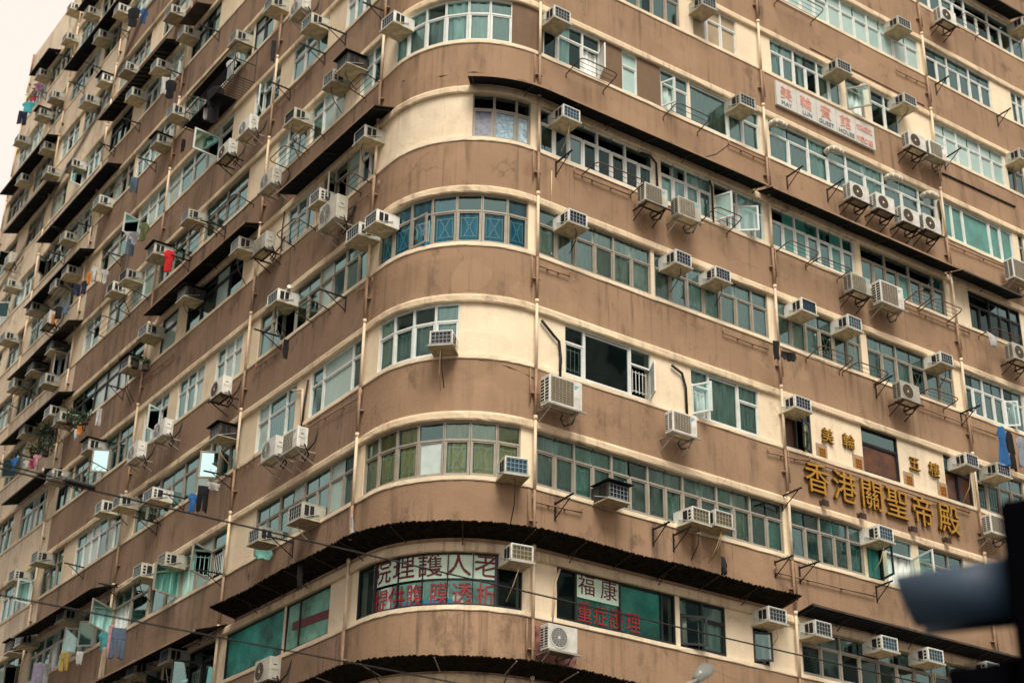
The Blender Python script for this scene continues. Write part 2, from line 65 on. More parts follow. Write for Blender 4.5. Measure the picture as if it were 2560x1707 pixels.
# ------------------------------------------------------------------ materials
MATS = {}
def mat(name, col, rough=.7, metal=0, var=.12, scale=3, bump=.0, bscale=30, fold_shade=False, spec=.4, objvar=0):
    if name in MATS: return MATS[name]
    m = bpy.data.materials.new(name); m.use_nodes = True; t = m.node_tree; N = t.nodes; L = t.links
    b = N['Principled BSDF']; b.inputs['Roughness'].default_value = rough; b.inputs['Metallic'].default_value = metal
    b.inputs['Specular IOR Level'].default_value = spec
    tc = N.new('ShaderNodeTexCoord'); mp = N.new('ShaderNodeMapping'); L.new(tc.outputs['Object'], mp.inputs[0])
    mp.inputs['Scale'].default_value = (1, 1, .12 if fold_shade else 1)
    nz = N.new('ShaderNodeTexNoise'); nz.inputs['Scale'].default_value = scale; nz.inputs['Detail'].default_value = 6
    nz.inputs['Roughness'].default_value = .65
    L.new(mp.outputs[0], nz.inputs['Vector'])
    r = N.new('ShaderNodeMapRange'); r.inputs[1].default_value = .3; r.inputs[2].default_value = .7
    r.inputs[3].default_value = 1-var; r.inputs[4].default_value = 1+var; L.new(nz.outputs[0], r.inputs[0])
    mx = N.new('ShaderNodeMixRGB'); mx.blend_type = 'MULTIPLY'; mx.inputs[0].default_value = 1
    mx.inputs[1].default_value = (*col, 1); L.new(r.outputs[0], mx.inputs[2])
    out = mx.outputs[0]
    if objvar:
        oi = N.new('ShaderNodeObjectInfo'); r2 = N.new('ShaderNodeMapRange'); r2.inputs[3].default_value = 1-objvar; r2.inputs[4].default_value = 1+objvar
        L.new(oi.outputs['Random'], r2.inputs[0])
        m2 = N.new('ShaderNodeMixRGB'); m2.blend_type = 'MULTIPLY'; m2.inputs[0].default_value = 1
        L.new(out, m2.inputs[1]); L.new(r2.outputs[0], m2.inputs[2]); out = m2.outputs[0]
    L.new(out, b.inputs['Base Color'])
    if bump:
        n2 = N.new('ShaderNodeTexNoise'); n2.inputs['Scale'].default_value = bscale; n2.inputs['Detail'].default_value = 5
        L.new(tc.outputs['Object'], n2.inputs['Vector'])
        bp = N.new('ShaderNodeBump'); bp.inputs['Strength'].default_value = bump; bp.inputs['Distance'].default_value = .02
        L.new(n2.outputs[0], bp.inputs['Height']); L.new(bp.outputs[0], b.inputs['Normal'])
    MATS[name] = m; return m

def plaster(name, col, dirt, amt, chips=(.6, .5, .4), chipamt=.5):
    """painted render: cloudy fading, rain streaks, grime blots, flaked paint and hairline cracks"""
    m = bpy.data.materials.new(name); m.use_nodes = True; t = m.node_tree; N = t.nodes; L = t.links
    b = N['Principled BSDF']; b.inputs['Roughness'].default_value = .88; b.inputs['Specular IOR Level'].default_value = .25
    tc = N.new('ShaderNodeTexCoord')
    def noise(sc, det, mapscale=(1, 1, 1), rough=.6, dist=0):
        mp = N.new('ShaderNodeMapping'); mp.inputs['Scale'].default_value = mapscale; L.new(tc.outputs['Object'], mp.inputs[0])
        n = N.new('ShaderNodeTexNoise'); n.inputs['Scale'].default_value = sc; n.inputs['Detail'].default_value = det
        n.inputs['Roughness'].default_value = rough; n.inputs['Distortion'].default_value = dist; L.new(mp.outputs[0], n.inputs['Vector']); return n.outputs[0]
    def noisev():
        q = N.new('ShaderNodeMixRGB'); q.blend_type = 'ADD'; q.inputs[0].default_value = .8; n3 = N.new('ShaderNodeTexNoise'); n3.inputs['Scale'].default_value = 1.3; n3.inputs['Detail'].default_value = 5
        L.new(tc.outputs['Object'], n3.inputs['Vector']); L.new(tc.outputs['Object'], q.inputs[1]); L.new(n3.outputs['Color'], q.inputs[2]); return q.outputs[0]
    def ramp(x, a, b_, lo=0., hi=1.):
        r = N.new('ShaderNodeMapRange'); r.inputs[1].default_value = a; r.inputs[2].default_value = b_; r.inputs[3].default_value = lo; r.inputs[4].default_value = hi
        L.new(x, r.inputs[0]); return r.outputs[0]
    def mix(f, a, b_, mode='MIX'):
        x = N.new('ShaderNodeMixRGB'); x.blend_type = mode
        if isinstance(f, float): x.inputs[0].default_value = f
        else: L.new(f, x.inputs[0])
        for i, v in ((1, a), (2, b_)):
            if isinstance(v, tuple): x.inputs[i].default_value = (*v, 1)
            else: L.new(v, x.inputs[i])
        return x.outputs[0]
    def mul(a, k):
        x = N.new('ShaderNodeMath'); x.operation = 'MULTIPLY'; L.new(a, x.inputs[0])
        if isinstance(k, float): x.inputs[1].default_value = k
        else: L.new(k, x.inputs[1])
        return x.outputs[0]
    c = mix(ramp(noise(.45, 4), .35, .65), tuple(v*.88 for v in col), tuple(min(1, v*1.08) for v in col))
    c = mix(ramp(noise(2.6, 8), .3, .75, 0., .35), c, tuple(v*.78 for v in col))
    st = ramp(noise(2.4, 5, (1, 1, .09)), .5, .68)                       # long rain streaks
    c = mix(mul(mul(st, ramp(noise(.5, 3), .42, .62)), amt*.8), c, dirt)
    s2 = ramp(noise(6.5, 4, (1, 1, .05)), .54, .72)
    c = mix(mul(mul(s2, ramp(noise(.35, 4), .40, .60)), amt*.7), c, dirt)
    bl = ramp(noise(1.1, 7, (1, 1, .7), .7), .57, .72)                     # soot blots
    c = mix(mul(bl, amt*.8), c, dirt)
    mpv = N.new('ShaderNodeMapping'); mpv.inputs['Scale'].default_value = (.55, .55, 1.1); L.new(noisev(), mpv.inputs[0])
    vo = N.new('ShaderNodeTexVoronoi'); vo.inputs['Scale'].default_value = 1; L.new(mpv.outputs[0], vo.inputs['Vector'])
    sp = N.new('ShaderNodeSeparateColor'); L.new(vo.outputs['Color'], sp.inputs[0])
    c = mix(ramp(sp.outputs[0], .80, .84, 0., .12), c, tuple(min(1, v*1.45) for v in col))       # repainted patches
    c = mix(ramp(sp.outputs[1], .84, .88, 0., .2), c, tuple(v*.62 for v in col))
    vc = N.new('ShaderNodeTexVoronoi'); vc.feature = 'DISTANCE_TO_EDGE'; vc.inputs['Scale'].default_value = .55
    ds = N.new('ShaderNodeMixRGB'); ds.blend_type = 'ADD'; ds.inputs[0].default_value = .35; L.new(tc.outputs['Object'], ds.inputs[1])
    nn = N.new('ShaderNodeTexNoise'); nn.inputs['Scale'].default_value = 2.2; nn.inputs['Detail'].default_value = 6; L.new(tc.outputs['Object'], nn.inputs['Vector']); L.new(nn.outputs['Color'], ds.inputs[2])
    L.new(ds.outputs[0], vc.inputs['Vector'])
    ck = mul(ramp(vc.outputs['Distance'], .002, .007, 1., 0.), ramp(noise(.6, 3), .5, .56))
    c = mix(mul(ck, .28), c, dirt)
    fl = ramp(noise(7, 3), .73, .76)                                      # flaked specks
    c = mix(mul(fl, chipamt), c, chips)
    L.new(c, b.inputs['Base Color'])
    bp = N.new('ShaderNodeBump'); bp.inputs['Strength'].default_value = .35; bp.inputs['Distance'].default_value = .02
    L.new(noise(14, 8), bp.inputs['Height'])
    b2 = N.new('ShaderNodeBump'); b2.inputs['Strength'].default_value = .25; b2.inputs['Distance'].default_value = .06
    L.new(noise(1.6, 4), b2.inputs['Height']); L.new(bp.outputs[0], b2.inputs['Normal']); L.new(b2.outputs[0], b.inputs['Normal'])
    MATS[name] = m; return m

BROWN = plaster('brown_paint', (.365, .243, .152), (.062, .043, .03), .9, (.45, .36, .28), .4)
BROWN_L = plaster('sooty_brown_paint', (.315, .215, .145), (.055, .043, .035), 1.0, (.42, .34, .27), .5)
CREAM = plaster('cream_paint', (.90, .775, .565), (.30, .21, .13), .38, (.5, .38, .25), .3)
TAN = plaster('pale_wall', (.82, .70, .53), (.16, .12, .08), .9, (.6, .5, .4), .3)
GREYP = plaster('grey_render', (.20, .135, .085), (.08, .055, .04), .7)
LEDGE = plaster('ledge_paint', (.78, .635, .44), (.16, .115, .07), .85, (.3, .2, .13), .4)
FRAME_W = mat('white_aluminium', (.70, .75, .72), .45, 0, .12, 4)
FRAME_G = mat('grey_aluminium', (.34, .315, .26), .5, .1, .15, 4)
FRAME_K = mat('dark_frame', (.018, .022, .024), .45, 0, .2, 4)
ROOM = mat('room_wall_shade', (.04, .07, .07), .9, 0, .3, .6)  # dark teal colour stands in for the darkness inside the rooms
IRON = mat('rusty_iron', (.06, .038, .028), .7, .3, .4, 12)
RUSTTUBE = mat('brown_tube', (.13, .075, .045), .55, .2, .3, 10)
BLACKIRON = mat('black_iron', (.014, .013, .015), .6, .2, .3, 10)
STEEL = mat('galvanised_steel', (.42, .40, .35), .5, .5, .2, 8)
PIPEC = mat('cream_pipe', (.74, .60, .43), .5, 0, .15, 4)
PIPEB = mat('brown_pipe', (.31, .20, .125), .6, 0, .2, 4)
CASE_W = mat('white_casing', (.70, .71, .65), .45, 0, .2, 5, objvar=.2)
CASE_C = mat('yellowed_casing', (.46, .46, .39), .5, 0, .2, 4, objvar=.2)
CASE_K = mat('blackened_casing', (.05, .045, .04), .6, 0, .3, 4)
TRAY = mat('stained_bounce_tray', (.52, .44, .28), .7, 0, .4, 6, objvar=.2)  # stained beige, colour lifted to carry light bounced up from the street
COIL_D = mat('dark_coil', (.035, .038, .045), .5, .3, .3, 30)
COIL_N = mat('navy_coil', (.012, .018, .045), .45, .3, .3, 30)
COIL_B = mat('blue_coil', (.02, .075, .12), .45, .3, .3, 30)
COIL_Y = mat('brass_coil', (.17, .13, .05), .5, .3, .3, 30)
BARW = mat('white_bar', (.80, .84, .80), .5)
MESHG = mat('guard_wire', (.40, .46, .46), .45, .2, .1, 8)
SLOT = mat('vent_slot', (.012, .012, .013), .8, 0, .1, 5)
GRILLE_T = mat('tan_fin', (.17, .13, .075), .6, .2, .2, 20)
RUBBER = mat('black_hose', (.012, .012, .012), .6, 0, .2, 10)
HOSE = mat('yellowed_hose', (.55, .42, .2), .6, 0, .2, 10)
DUCT = mat('white_duct', (.60, .57, .48), .6, 0, .2, 10)
SHEET = mat('dark_sheet', (.006, .009, .010), .8, 0, .5, 4, spec=.2)  # near-black teal colour deepens the shadow tone of the canopies
SHEETR = mat('mossy_sheet', (.014, .011, .006), .95, 0, 1.0, 7, spec=.1)
SHEETF = mat('fibreglass_sheet', (.06, .05, .04), .7, 0, .6, 2)
GOLD = mat('gold_leaf', (.47, .25, .03), .45, .25, .25, 14)
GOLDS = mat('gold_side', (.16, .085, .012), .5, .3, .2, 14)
ORANGE = mat('orange_ceramic', (.55, .2, .03), .5, 0, .4, 30)
STONEF = mat('grey_surround', (.34, .28, .2), .8, 0, .2, 12)
BOARDW_SKY = mat('white_board_sky_sash', (.58, .59, .54), .5, 0, .1, 3)
BOARDG = mat('mint_board', (.60, .80, .66), .55, 0, .08, 2)
INKR = mat('faded_red', (.76, .36, .28), .6, 0, .15, 8)
INKB = mat('slate_blue', (.17, .21, .26), .6, 0, .15, 8)
INKM = mat('maroon', (.13, .012, .02), .55, 0, .15, 8)
INKF = mat('sticker_red', (.30, .022, .03), .5, 0, .15, 8)
BLUETRI = mat('pale_blue', (.16, .42, .58), .5)
ASPHALT = mat('asphalt', (.075, .072, .068), .9, 0, .25, 4, .3, 60)
PAVE = mat('paving', (.24, .23, .21), .85, 0, .15, 2)
MARK = mat('road_paint', (.75, .74, .70), .7)
OPP = mat('opposite_wall', (.60, .57, .52), .85, 0, .15, 1)
OPPW = mat('opposite_glass', (.05, .09, .10), .2, 0, .1, 2)
LAMPG = mat('lamp_grey', (.16, .18, .16), .5, .3, .15, 5)
LENS = mat('lamp_lens', (.20, .19, .12), .3, 0, .2, 12)
SIGNALK = mat('signal_black', (.002, .002, .003), 1, 0, .1, 5, spec=0)
VISOR_SKY = mat('visor_sky_sheen', (.018, .042, .072), .6, 0, .1, 5)
LEAF = mat('leaf_green', (.022, .055, .014), .6, 0, .5, 12)
POT = mat('clay_pot', (.05, .035, .025), .8)
SHUTTER = mat('shop_shutter', (.2, .2, .19), .6, .3, .15, 3)

def glass_mat(name, tint, refl):
    m = bpy.data.materials.new(name); m.use_nodes = True; t = m.node_tree; N = t.nodes; L = t.links; N.clear()
    o = N.new('ShaderNodeOutputMaterial'); mx = N.new('ShaderNodeMixShader'); tr = N.new('ShaderNodeBsdfTransparent'); gl = N.new('ShaderNodeBsdfGlossy')
    tr.inputs[0].default_value = (*tint, 1); gl.inputs['Roughness'].default_value = .03; gl.inputs[0].default_value = (.60, .95, .94, 1)
    fr = N.new('ShaderNodeFresnel'); fr.inputs[0].default_value = refl
    tc = N.new('ShaderNodeTexCoord'); nz = N.new('ShaderNodeTexNoise'); nz.inputs['Scale'].default_value = .9; nz.inputs['Detail'].default_value = 1
    bp = N.new('ShaderNodeBump'); bp.inputs['Strength'].default_value = .12; bp.inputs['Distance'].default_value = .05
    L.new(tc.outputs['Object'], nz.inputs['Vector']); L.new(nz.outputs[0], bp.inputs['Height'])
    L.new(bp.outputs[0], gl.inputs['Normal']); L.new(bp.outputs[0], fr.inputs['Normal'])
    L.new(fr.outputs[0], mx.inputs[0]); L.new(tr.outputs[0], mx.inputs[1]); L.new(gl.outputs[0], mx.inputs[2]); L.new(mx.outputs[0], o.inputs[0])
    return m
GLASS = glass_mat('window_glass', (.84, 1.0, .98), 2.4)
GLASS_D = glass_mat('dark_glass', (.75, .95, .93), 1.5)
GLASS_L = glass_mat('mirror_glass', (.76, .98, .98), 2.9)
FROST = mat('frosted_glass', (.36, .53, .49), .25, 0, .12, 1.2, spec=.6)
AMBER = mat('amber_panel', (.10, .035, .012), .3, 0, .6, 3, spec=.4)
TEALG = mat('teal_film', (.045, .235, .20), .15, 0, .4, 1.5, spec=.6)
FROSTW = mat('white_film', (.50, .62, .60), .3, 0, .15, 3, spec=.6)
POSTN = mat('navy_poster', (.10, .12, .19), .35, 0, 1.0, 9, spec=.6)
POSTB = mat('sky_poster', (.26, .42, .52), .35, 0, .6, 14, spec=.6)
POSTW = mat('pale_poster', (.35, .50, .58), .35, 0, .8, 5, spec=.6)
PAPER = mat('brown_paper', (.42, .34, .22), .8, 0, .15, 2)

CLOTHCOL = dict(turquoise=(.05, .42, .50), navy=(.012, .02, .06), crimson=(.35, .03, .05), mauve=(.33, .15, .24), black=(.008, .009, .012), blue=(.03, .16, .42),
    white=(.62, .62, .60), pale=(.55, .60, .58), dark=(.02, .02, .02), denim=(.10, .15, .22), grey=(.30, .31, .32), camouflage=(.13, .16, .06), red=(.62, .015, .02),
    orange=(.75, .25, .04), cream=(.65, .58, .45), pink=(.60, .30, .33), magenta=(.5, .04, .14), teal=(.05, .30, .33), beige=(.45, .36, .25), yellow=(.50, .38, .10),
    lavender=(.33, .30, .42), striped=(.35, .40, .48), mint=(.16, .42, .36))
def cloth(n): return mat(n+'_fabric', tuple(v*(.75 if n != 'red' else .9) for v in CLOTHCOL[n]), .9, 0, .25, 6, .3, 12)

# ------------------------------------------------------------------ geometry helpers
RR = 2.667; ARC = RR*math.pi/2
def P(s, o, z=0.):
    """point on the wall line: s < 0 left facade, 0..ARC the rounded corner, beyond that the right facade; o outward"""
    if s < 0: return Vector((-RR-o, RR-s, z))
    if s <= ARC:
        t = s/RR; return Vector((-(RR+o)*math.cos(t), RR-(RR+o)*math.sin(t), z))
    return Vector((s-ARC, -o, z))
def heading(s):
    """rotation about z so that local x runs along the wall and local -y points out of it"""
    return -math.pi/2 + (0 if s < 0 else min(s, ARC)/RR)

class MB:
    def __init__(self): self.v = []; self.f = []; self.m = []; self.mats = []
    def mi(self, m):
        if m not in self.mats: self.mats.append(m)
        return self.mats.index(m)
    def add(self, vs, fs, m):
        b = len(self.v); self.v += [tuple(v) for v in vs]; k = self.mi(m)
        for f in fs: self.f.append([b+i for i in f]); self.m.append(k)
    def hexa(self, c, m):        # eight corners, bottom ring then top ring
        self.add(c, [(3, 2, 1, 0), (4, 5, 6, 7), (0, 1, 5, 4), (1, 2, 6, 5), (2, 3, 7, 6), (3, 0, 4, 7)], m)
    def box(self, x0, x1, y0, y1, z0, z1, m, T=None):
        c = [Vector(p) for p in ((x0, y0, z0), (x1, y0, z0), (x1, y1, z0), (x0, y1, z0), (x0, y0, z1), (x1, y0, z1), (x1, y1, z1), (x0, y1, z1))]
        if T: c = [T(p) for p in c]
        self.hexa(c, m)
    def quad(self, a, b, c, d, m): self.add([a, b, c, d], [(0, 1, 2, 3)], m)
    def tube(self, pts, r, m, n=6):
        pts = [Vector(p) for p in pts]; rings = []
        for i, p in enumerate(pts):
            d = (pts[min(i+1, len(pts)-1)]-pts[max(i-1, 0)]).normalized()
            a = d.cross(Vector((0, 0, 1)))
            if a.length < .05: a = d.cross(Vector((1, 0, 0)))
            a.normalize(); b = d.cross(a)
            rings.append([p+r*(math.cos(2*math.pi*k/n)*a+math.sin(2*math.pi*k/n)*b) for k in range(n)])
        vs = [v for g in rings for v in g]; fs = []
        for i in range(len(rings)-1):
            for k in range(n): fs.append((i*n+k, i*n+(k+1) % n, (i+1)*n+(k+1) % n, (i+1)*n+k))
        fs.append(tuple(range(n-1, -1, -1))); fs.append(tuple((len(rings)-1)*n+k for k in range(n)))
        self.add(vs, fs, m)
    def disc(self, c, ax, r0, r1, y, m, n=20, T=None):     # ring in the local xz plane at depth y
        vs = []
        for k in range(n):
            a = 2*math.pi*k/n
            for r in (r0, r1): vs.append(Vector((c[0]+r*math.cos(a), y, c[1]+r*math.sin(a))))
        self.add(vs, [(2*k, 2*k+1, (2*k+3) % (2*n), (2*k+2) % (2*n)) for k in range(n)], m)
    def build(self, name, parent=None, smooth=False):
        me = bpy.data.meshes.new(name); me.from_pydata(self.v, [], self.f)
        for m in self.mats: me.materials.append(m)
        me.polygons.foreach_set('material_index', self.m)
        if smooth: me.polygons.foreach_set('use_smooth', [True]*len(self.f))
        me.update()
        o = bpy.data.objects.new(name, me); COL.objects.link(o)
        if parent: o.parent = parent
        return o
def tag(o, label, cat, group=None):
    o['label'] = label; o['category'] = cat
    if group: o['group'] = group
    return o
def empty(name, loc=(0, 0, 0), rz=0):
    o = bpy.data.objects.new(name, None); COL.objects.link(o); o.location = loc; o.rotation_euler = (0, 0, rz); o.empty_display_size = .2; return o
def structure(o): o['kind'] = 'structure'; return o
ORD = ('first second third fourth fifth sixth seventh eighth ninth tenth eleventh twelfth thirteenth fourteenth fifteenth sixteenth seventeenth eighteenth '
       'nineteenth twentieth').split()
ROWN = ['lowest']+[o for o in ORD[1:]]
def where(items, key=lambda a: (a[0], a[1]), off=.9):
    """for each item its place in words: ordinal from the rounded corner along its window row"""
    rows = {}
    for i, a in enumerate(items):
        s, z = key(a); f = max(0, int(math.floor((z+off+1.2)/3)))
        side = 'left' if s < 0 else ('right' if s > ARC else 'on')
        rows.setdefault((f, side), []).append((abs(s), i))
    out = {}
    for (f, side), l in rows.items():
        for k, (_, i) in enumerate(sorted(l)):
            row = (ROWN[min(f, 19)]+' window row up') if f else 'lowest window row'
            if side == 'on': out[i] = ('on rounded corner' if len(l) == 1 else ORD[k]+' from left on rounded corner')+', '+row
            else: out[i] = f'{ORD[min(k,19)]} {side} of rounded corner, {row}'
    return out

def strip_pts(s0, s1):
    ps = [s0]
    if s1 > 0 and s0 < ARC:
        n = 28; ps += [ARC*k/n for k in range(n+1) if s0+.01 < ARC*k/n < s1-.01]
    ps.append(s1); return ps
def sweep(mb, s0, s1, prof, m, closed=True, jit=0):
    ss = strip_pts(s0, s1); n = len(prof); vs = []
    if jit:
        q = [ss[0]]
        for s in ss[1:]:
            k = max(1, int((s-q[-1])/.45)); a = q[-1]; q += [a+(s-a)*i/k for i in range(1, k+1)]
        ss = q
    rj = random.Random(int(prof[0][1]*10)+int(s0))
    for s in ss:
        for o, z in prof: vs.append(P(s, o+(rj.uniform(-jit, jit) if o > .015 else 0), z+(rj.uniform(-jit, jit)*.8 if o > .015 else 0)))
    fs = []
    for i in range(len(ss)-1):
        for k in range(n if closed else n-1):
            k2 = (k+1) % n; fs.append((i*n+k, (i+1)*n+k, (i+1)*n+k2, i*n+k2))
    if closed: fs.append(tuple(range(n))); fs.append(tuple((len(ss)-1)*n+k for k in range(n-1, -1, -1)))
    mb.add(vs, fs, m)

# ------------------------------------------------------------------ the building shell
LZ = {-1: -3.0, 0: -.10, 1: 3.015, 2: 6.03, 3: 9.03, 4: 11.98, 5: 14.98, 6: 17.98, 7: 20.98, 8: 23.98, 9: 26.98, 10: 29.98, 11: 32.98}
SZ = {0: -1.64, 1: 1.33, 2: 4.33, 3: 7.32, 4: 10.32, 5: 13.29, 6: 16.32, 7: 19.34, 8: 22.33, 9: 25.33, 10: 28.33, 11: 31.33, 12: 34.33}
S_L, S_R, S_CREAM = -36.5, 40.0, -22.55
LED, SILL = .23, .13
GROUND = -13.0
TOP = 35.5
bld = empty('corner_building', (0, 0, GROUND))
tag(bld, 'weathered brown and cream tenement block with rounded corner and rows of windows', 'building')
bld_inv = Matrix.Translation((0, 0, -GROUND))
def part(mb, name, parent=bld, smooth=False):
    o = mb.build(name, parent, smooth)
    o.matrix_parent_inverse = bld_inv if parent is bld else Matrix.Identity(4)
    return o
# brown (and, far left, pale) spandrels
wb = MB()
def spandrel(z0, z1):
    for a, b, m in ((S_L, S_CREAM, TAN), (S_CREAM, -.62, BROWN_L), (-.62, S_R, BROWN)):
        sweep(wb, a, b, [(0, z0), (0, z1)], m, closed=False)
for f in range(0, 12): spandrel(LZ[f], SZ[f+1])
spandrel(LZ[-1], SZ[0])
spandrel(LZ[11]+.0, TOP) if False else None
for a, b, m in ((S_L, S_CREAM, TAN), (S_CREAM, -.62, BROWN_L), (-.62, S_R, BROWN)):
    sweep(wb, a, b, [(.002, SZ[12]-.01), (.002, TOP), (-.25, TOP), (-.25, TOP-1)], m, closed=False)
    sweep(wb, a, b, [(0, -6.6), (0, LZ[-1]-.23)], m, closed=False)
for f in range(-1, 12):
    z = LZ[f]; lb = MB()
    sweep(lb, S_L, S_R, [(-.30, z-.003), (.012, z-.003), (.05, z-.03), (.065, z-.08), (.065, z-LED+.03), (.045, z-LED), (-.30, z-LED+.015)], LEDGE, jit=.007)
    part(lb, 'ledge')
for f in range(0, 12):
    z = SZ[f]; lb = MB()
    sweep(lb, S_L, S_R, [(-.30, z+.003), (.02, z+.003), (.03, z+.02), (.03, z+SILL-.02), (-.3, z+SILL+.015)], CREAM, jit=.006)
    part(lb, 'sill')
# cream piers filling the window rows between the windows
pl_ = []
GREY_ZONES = [(5, 3.35, 4.25), (5, 6.2, 8.4), (2, 0, 0)]
for f in range(0, 12):
    ws = sorted([(w_[1][0], w_[1][-1]) for w_ in WINDOWS if w_[0] == f])
    z0, z1 = SZ[f]+SILL-.01, LZ[f]-LED+.02
    cur = S_L; gaps = []
    for a, b in ws:
        if a > cur+.01: gaps.append((cur, a))
        cur = max(cur, b)
    gaps.append((cur, S_R))
    for a, b in gaps:
        m = CREAM
        for gf, ga, gb in GREY_ZONES:
            if gf == f and a > ga-.3 and b < gb+.3: m = GREYP
        if f == 0 and b < -15: m = TAN
        pw = MB(); pl_.append((b-a if a < 20 and b > S_L+.5 else 0, len(pl_), pw))
        sweep(pw, a, b, [(-.03, z0), (-.03, z1)], m, closed=False)
        for s in (a, b): pw.quad(P(s, -.03, z0), P(s, -.03, z1), P(s, -.3, z1), P(s, -.3, z0), m)
pl_.sort(key=lambda q: -q[0])
for k, (_, _, pw) in enumerate(pl_):
    if k < 95: part(pw, 'pier')
    else:
        for fc, mi_ in zip(pw.f, pw.m): wb.add([pw.v[i] for i in fc], [tuple(range(len(fc)))], pw.mats[mi_])
part(wb, 'wall')
# rooms behind the glass: floors, ceilings and a back wall
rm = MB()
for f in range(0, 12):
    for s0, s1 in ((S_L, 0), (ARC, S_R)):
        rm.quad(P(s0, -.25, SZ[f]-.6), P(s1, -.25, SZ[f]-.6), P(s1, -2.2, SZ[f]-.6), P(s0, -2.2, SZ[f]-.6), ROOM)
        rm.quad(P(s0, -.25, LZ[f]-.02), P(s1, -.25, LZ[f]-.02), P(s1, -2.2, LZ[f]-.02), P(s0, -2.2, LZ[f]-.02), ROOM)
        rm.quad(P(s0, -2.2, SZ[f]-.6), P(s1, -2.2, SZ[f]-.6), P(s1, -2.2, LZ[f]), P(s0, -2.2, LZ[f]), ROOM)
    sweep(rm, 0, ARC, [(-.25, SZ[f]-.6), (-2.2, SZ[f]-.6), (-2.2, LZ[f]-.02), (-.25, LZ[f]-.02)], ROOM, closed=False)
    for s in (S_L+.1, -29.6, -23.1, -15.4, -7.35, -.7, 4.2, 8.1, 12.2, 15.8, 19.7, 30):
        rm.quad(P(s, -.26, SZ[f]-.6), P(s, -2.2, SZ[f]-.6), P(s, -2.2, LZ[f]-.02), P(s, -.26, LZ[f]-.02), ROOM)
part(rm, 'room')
sb = MB()       # back, end walls and roof
pts = [P(S_L, 0), P(0, 0)]+[P(ARC*k/12, 0) for k in range(1, 12)]+[P(ARC, 0), P(S_R, 0), Vector((S_R-ARC, 16, 0)), Vector((14, 16, 0)), Vector((14, RR-S_L, 0))]
n = len(pts)
sb.add([(p.x, p.y, TOP-.6) for p in pts], [tuple(range(n))], TAN)
for i in range(n-5+1, n):
    a, b = pts[i], pts[(i+1) % n]
    if i == n-4: pass
    sb.quad((a.x, a.y, GROUND), (b.x, b.y, GROUND), (b.x, b.y, TOP), (a.x, a.y, TOP), TAN)
part(sb, 'rear_wall')
gb = MB()       # street level: shopfronts between piers
sweep(gb, S_L, S_R, [(-.4, GROUND), (-.4, -6.6)], SHUTTER, closed=False)
s = S_L
while s < S_R:
    sweep(gb, s, min(s+.6, S_R), [(0, GROUND), (.0, -6.6), (-.5, -6.6), (-.5, GROUND)], CREAM); s += 3.9
sweep(gb, S_L, S_R, [(.06, -7.4), (.06, -6.6), (-.5, -6.6), (-.5, -7.4)], BROWN)
part(gb, 'shopfront')

# ------------------------------------------------------------------ windows
def seg_frame(sa, sb, o):
    a, b = P(sa, o), P(sb, o); t = (b-a); ln = t.length; t.normalize(); nrm = Vector((t.y, -t.x, 0))
    if nrm.dot(P(sa, o+1)-P(sa, o)) < 0: nrm = -nrm
    return (lambda p: Vector((a.x+t.x*p[0]+nrm.x*p[1], a.y+t.y*p[0]+nrm.y*p[1], p[2]))), ln
CURT = {'w': mat('white_curtain', (.86, .92, .90), .9, 0, .34, 9, 0, 30, True), 'g': mat('grey_curtain', (.62, .68, .63), .9, 0, .34, 9, 0, 30, True), 'b': mat('blue_curtain', (.07, .46, .74), .9, 0, .34, 9, 0, 30, True),  # vertical colour streaks paint the light and dark of the folds
        'y': mat('ochre_curtain', (.86, .64, .30), .9, 0, .34, 9, 0, 30, True), 't': mat('green_curtain', (.48, .74, .66), .9, 0, .34, 9, 0, 30, True), 'e': mat('beige_curtain', (.84, .80, .68), .9, 0, .34, 9, 0, 30, True),
        'k': mat('dim_blind', (.05, .06, .06), .9, 0, .3, 2), 'd': mat('teal_curtain', (.10, .52, .47), .9, 0, .34, 9, 0, 30, True)}
# (row, from, to, curtain colour, share of panels covered)
DRAPE = [(0, -.5, 4.1, '', 0), (0, 4.5, 8.4, '', 0), (0, 8.3, 10, 'e', .6), (0, 12, 21, 'k', .3), (1, -.5, 4.1, 'y', .93), (1, 4.2, 12.1, 't', .95), (1, 12.1, 16, 'd', .9), (2, -.5, 3, 'w', .95), (2, 9, 12, 'g', .95), (2, 4.4, 8, '', 0),
         (2, 12, 19.7, '', 0), (3, -.5, 4.1, 'b', .97), (3, 4.2, 8, 'e', .95), (3, 7.9, 12.1, 'w', .92), (3, 12.1, 15.6, 'w', .8), (3, 15.6, 19.5, 'g', .75), (4, 2, 4.1, 'b', .5), (4, 4.2, 8.1, 'k', .25),
         (4, 8.1, 12.1, 'w', .8), (4, 12.1, 19.6, 'd', .9), (4, 19.6, 24, 'k', .3), (5, -.6, 3.6, 'w', .9), (5, 4.2, 9.4, 'w', .6), (5, 9.4, 12.1, 'w', .9), (5, 12.1, 19.6, 'w', .9), (6, 9.5, 12, 'e', .95), (6, 12, 20, 'w', .7)]
GRILLS = {(3, 'hour'): (-.5, 20), (1, 'hour'): (-.5, 16), (2, 'bars'): (-.5, 20)}
OPEN = {(4, 10.1): {0: ('l', 68), 2: ('l', 40)}, (5, 4): {2: ('r', 70)}, (5, 8): {0: ('l', 70)}, (2, 5): {2: ('r', 62)}, (2, 9): {0: ('l', 62)}, (3, -.4): {2: ('l', 16)}, (3, 7): {0: ('l', 8)},
        (1, 16): {0: ('l', 60)}, (1, 15): {0: ('r', 75)}, (0, 11): {0: ('l', 35)}, (0, 8): {0: ('l', 25)}, (2, 12.2): {1: ('r', 22)}, (6, 16): {0: ('l', 55)}, (3, 20): {4: ('l', 40)}}
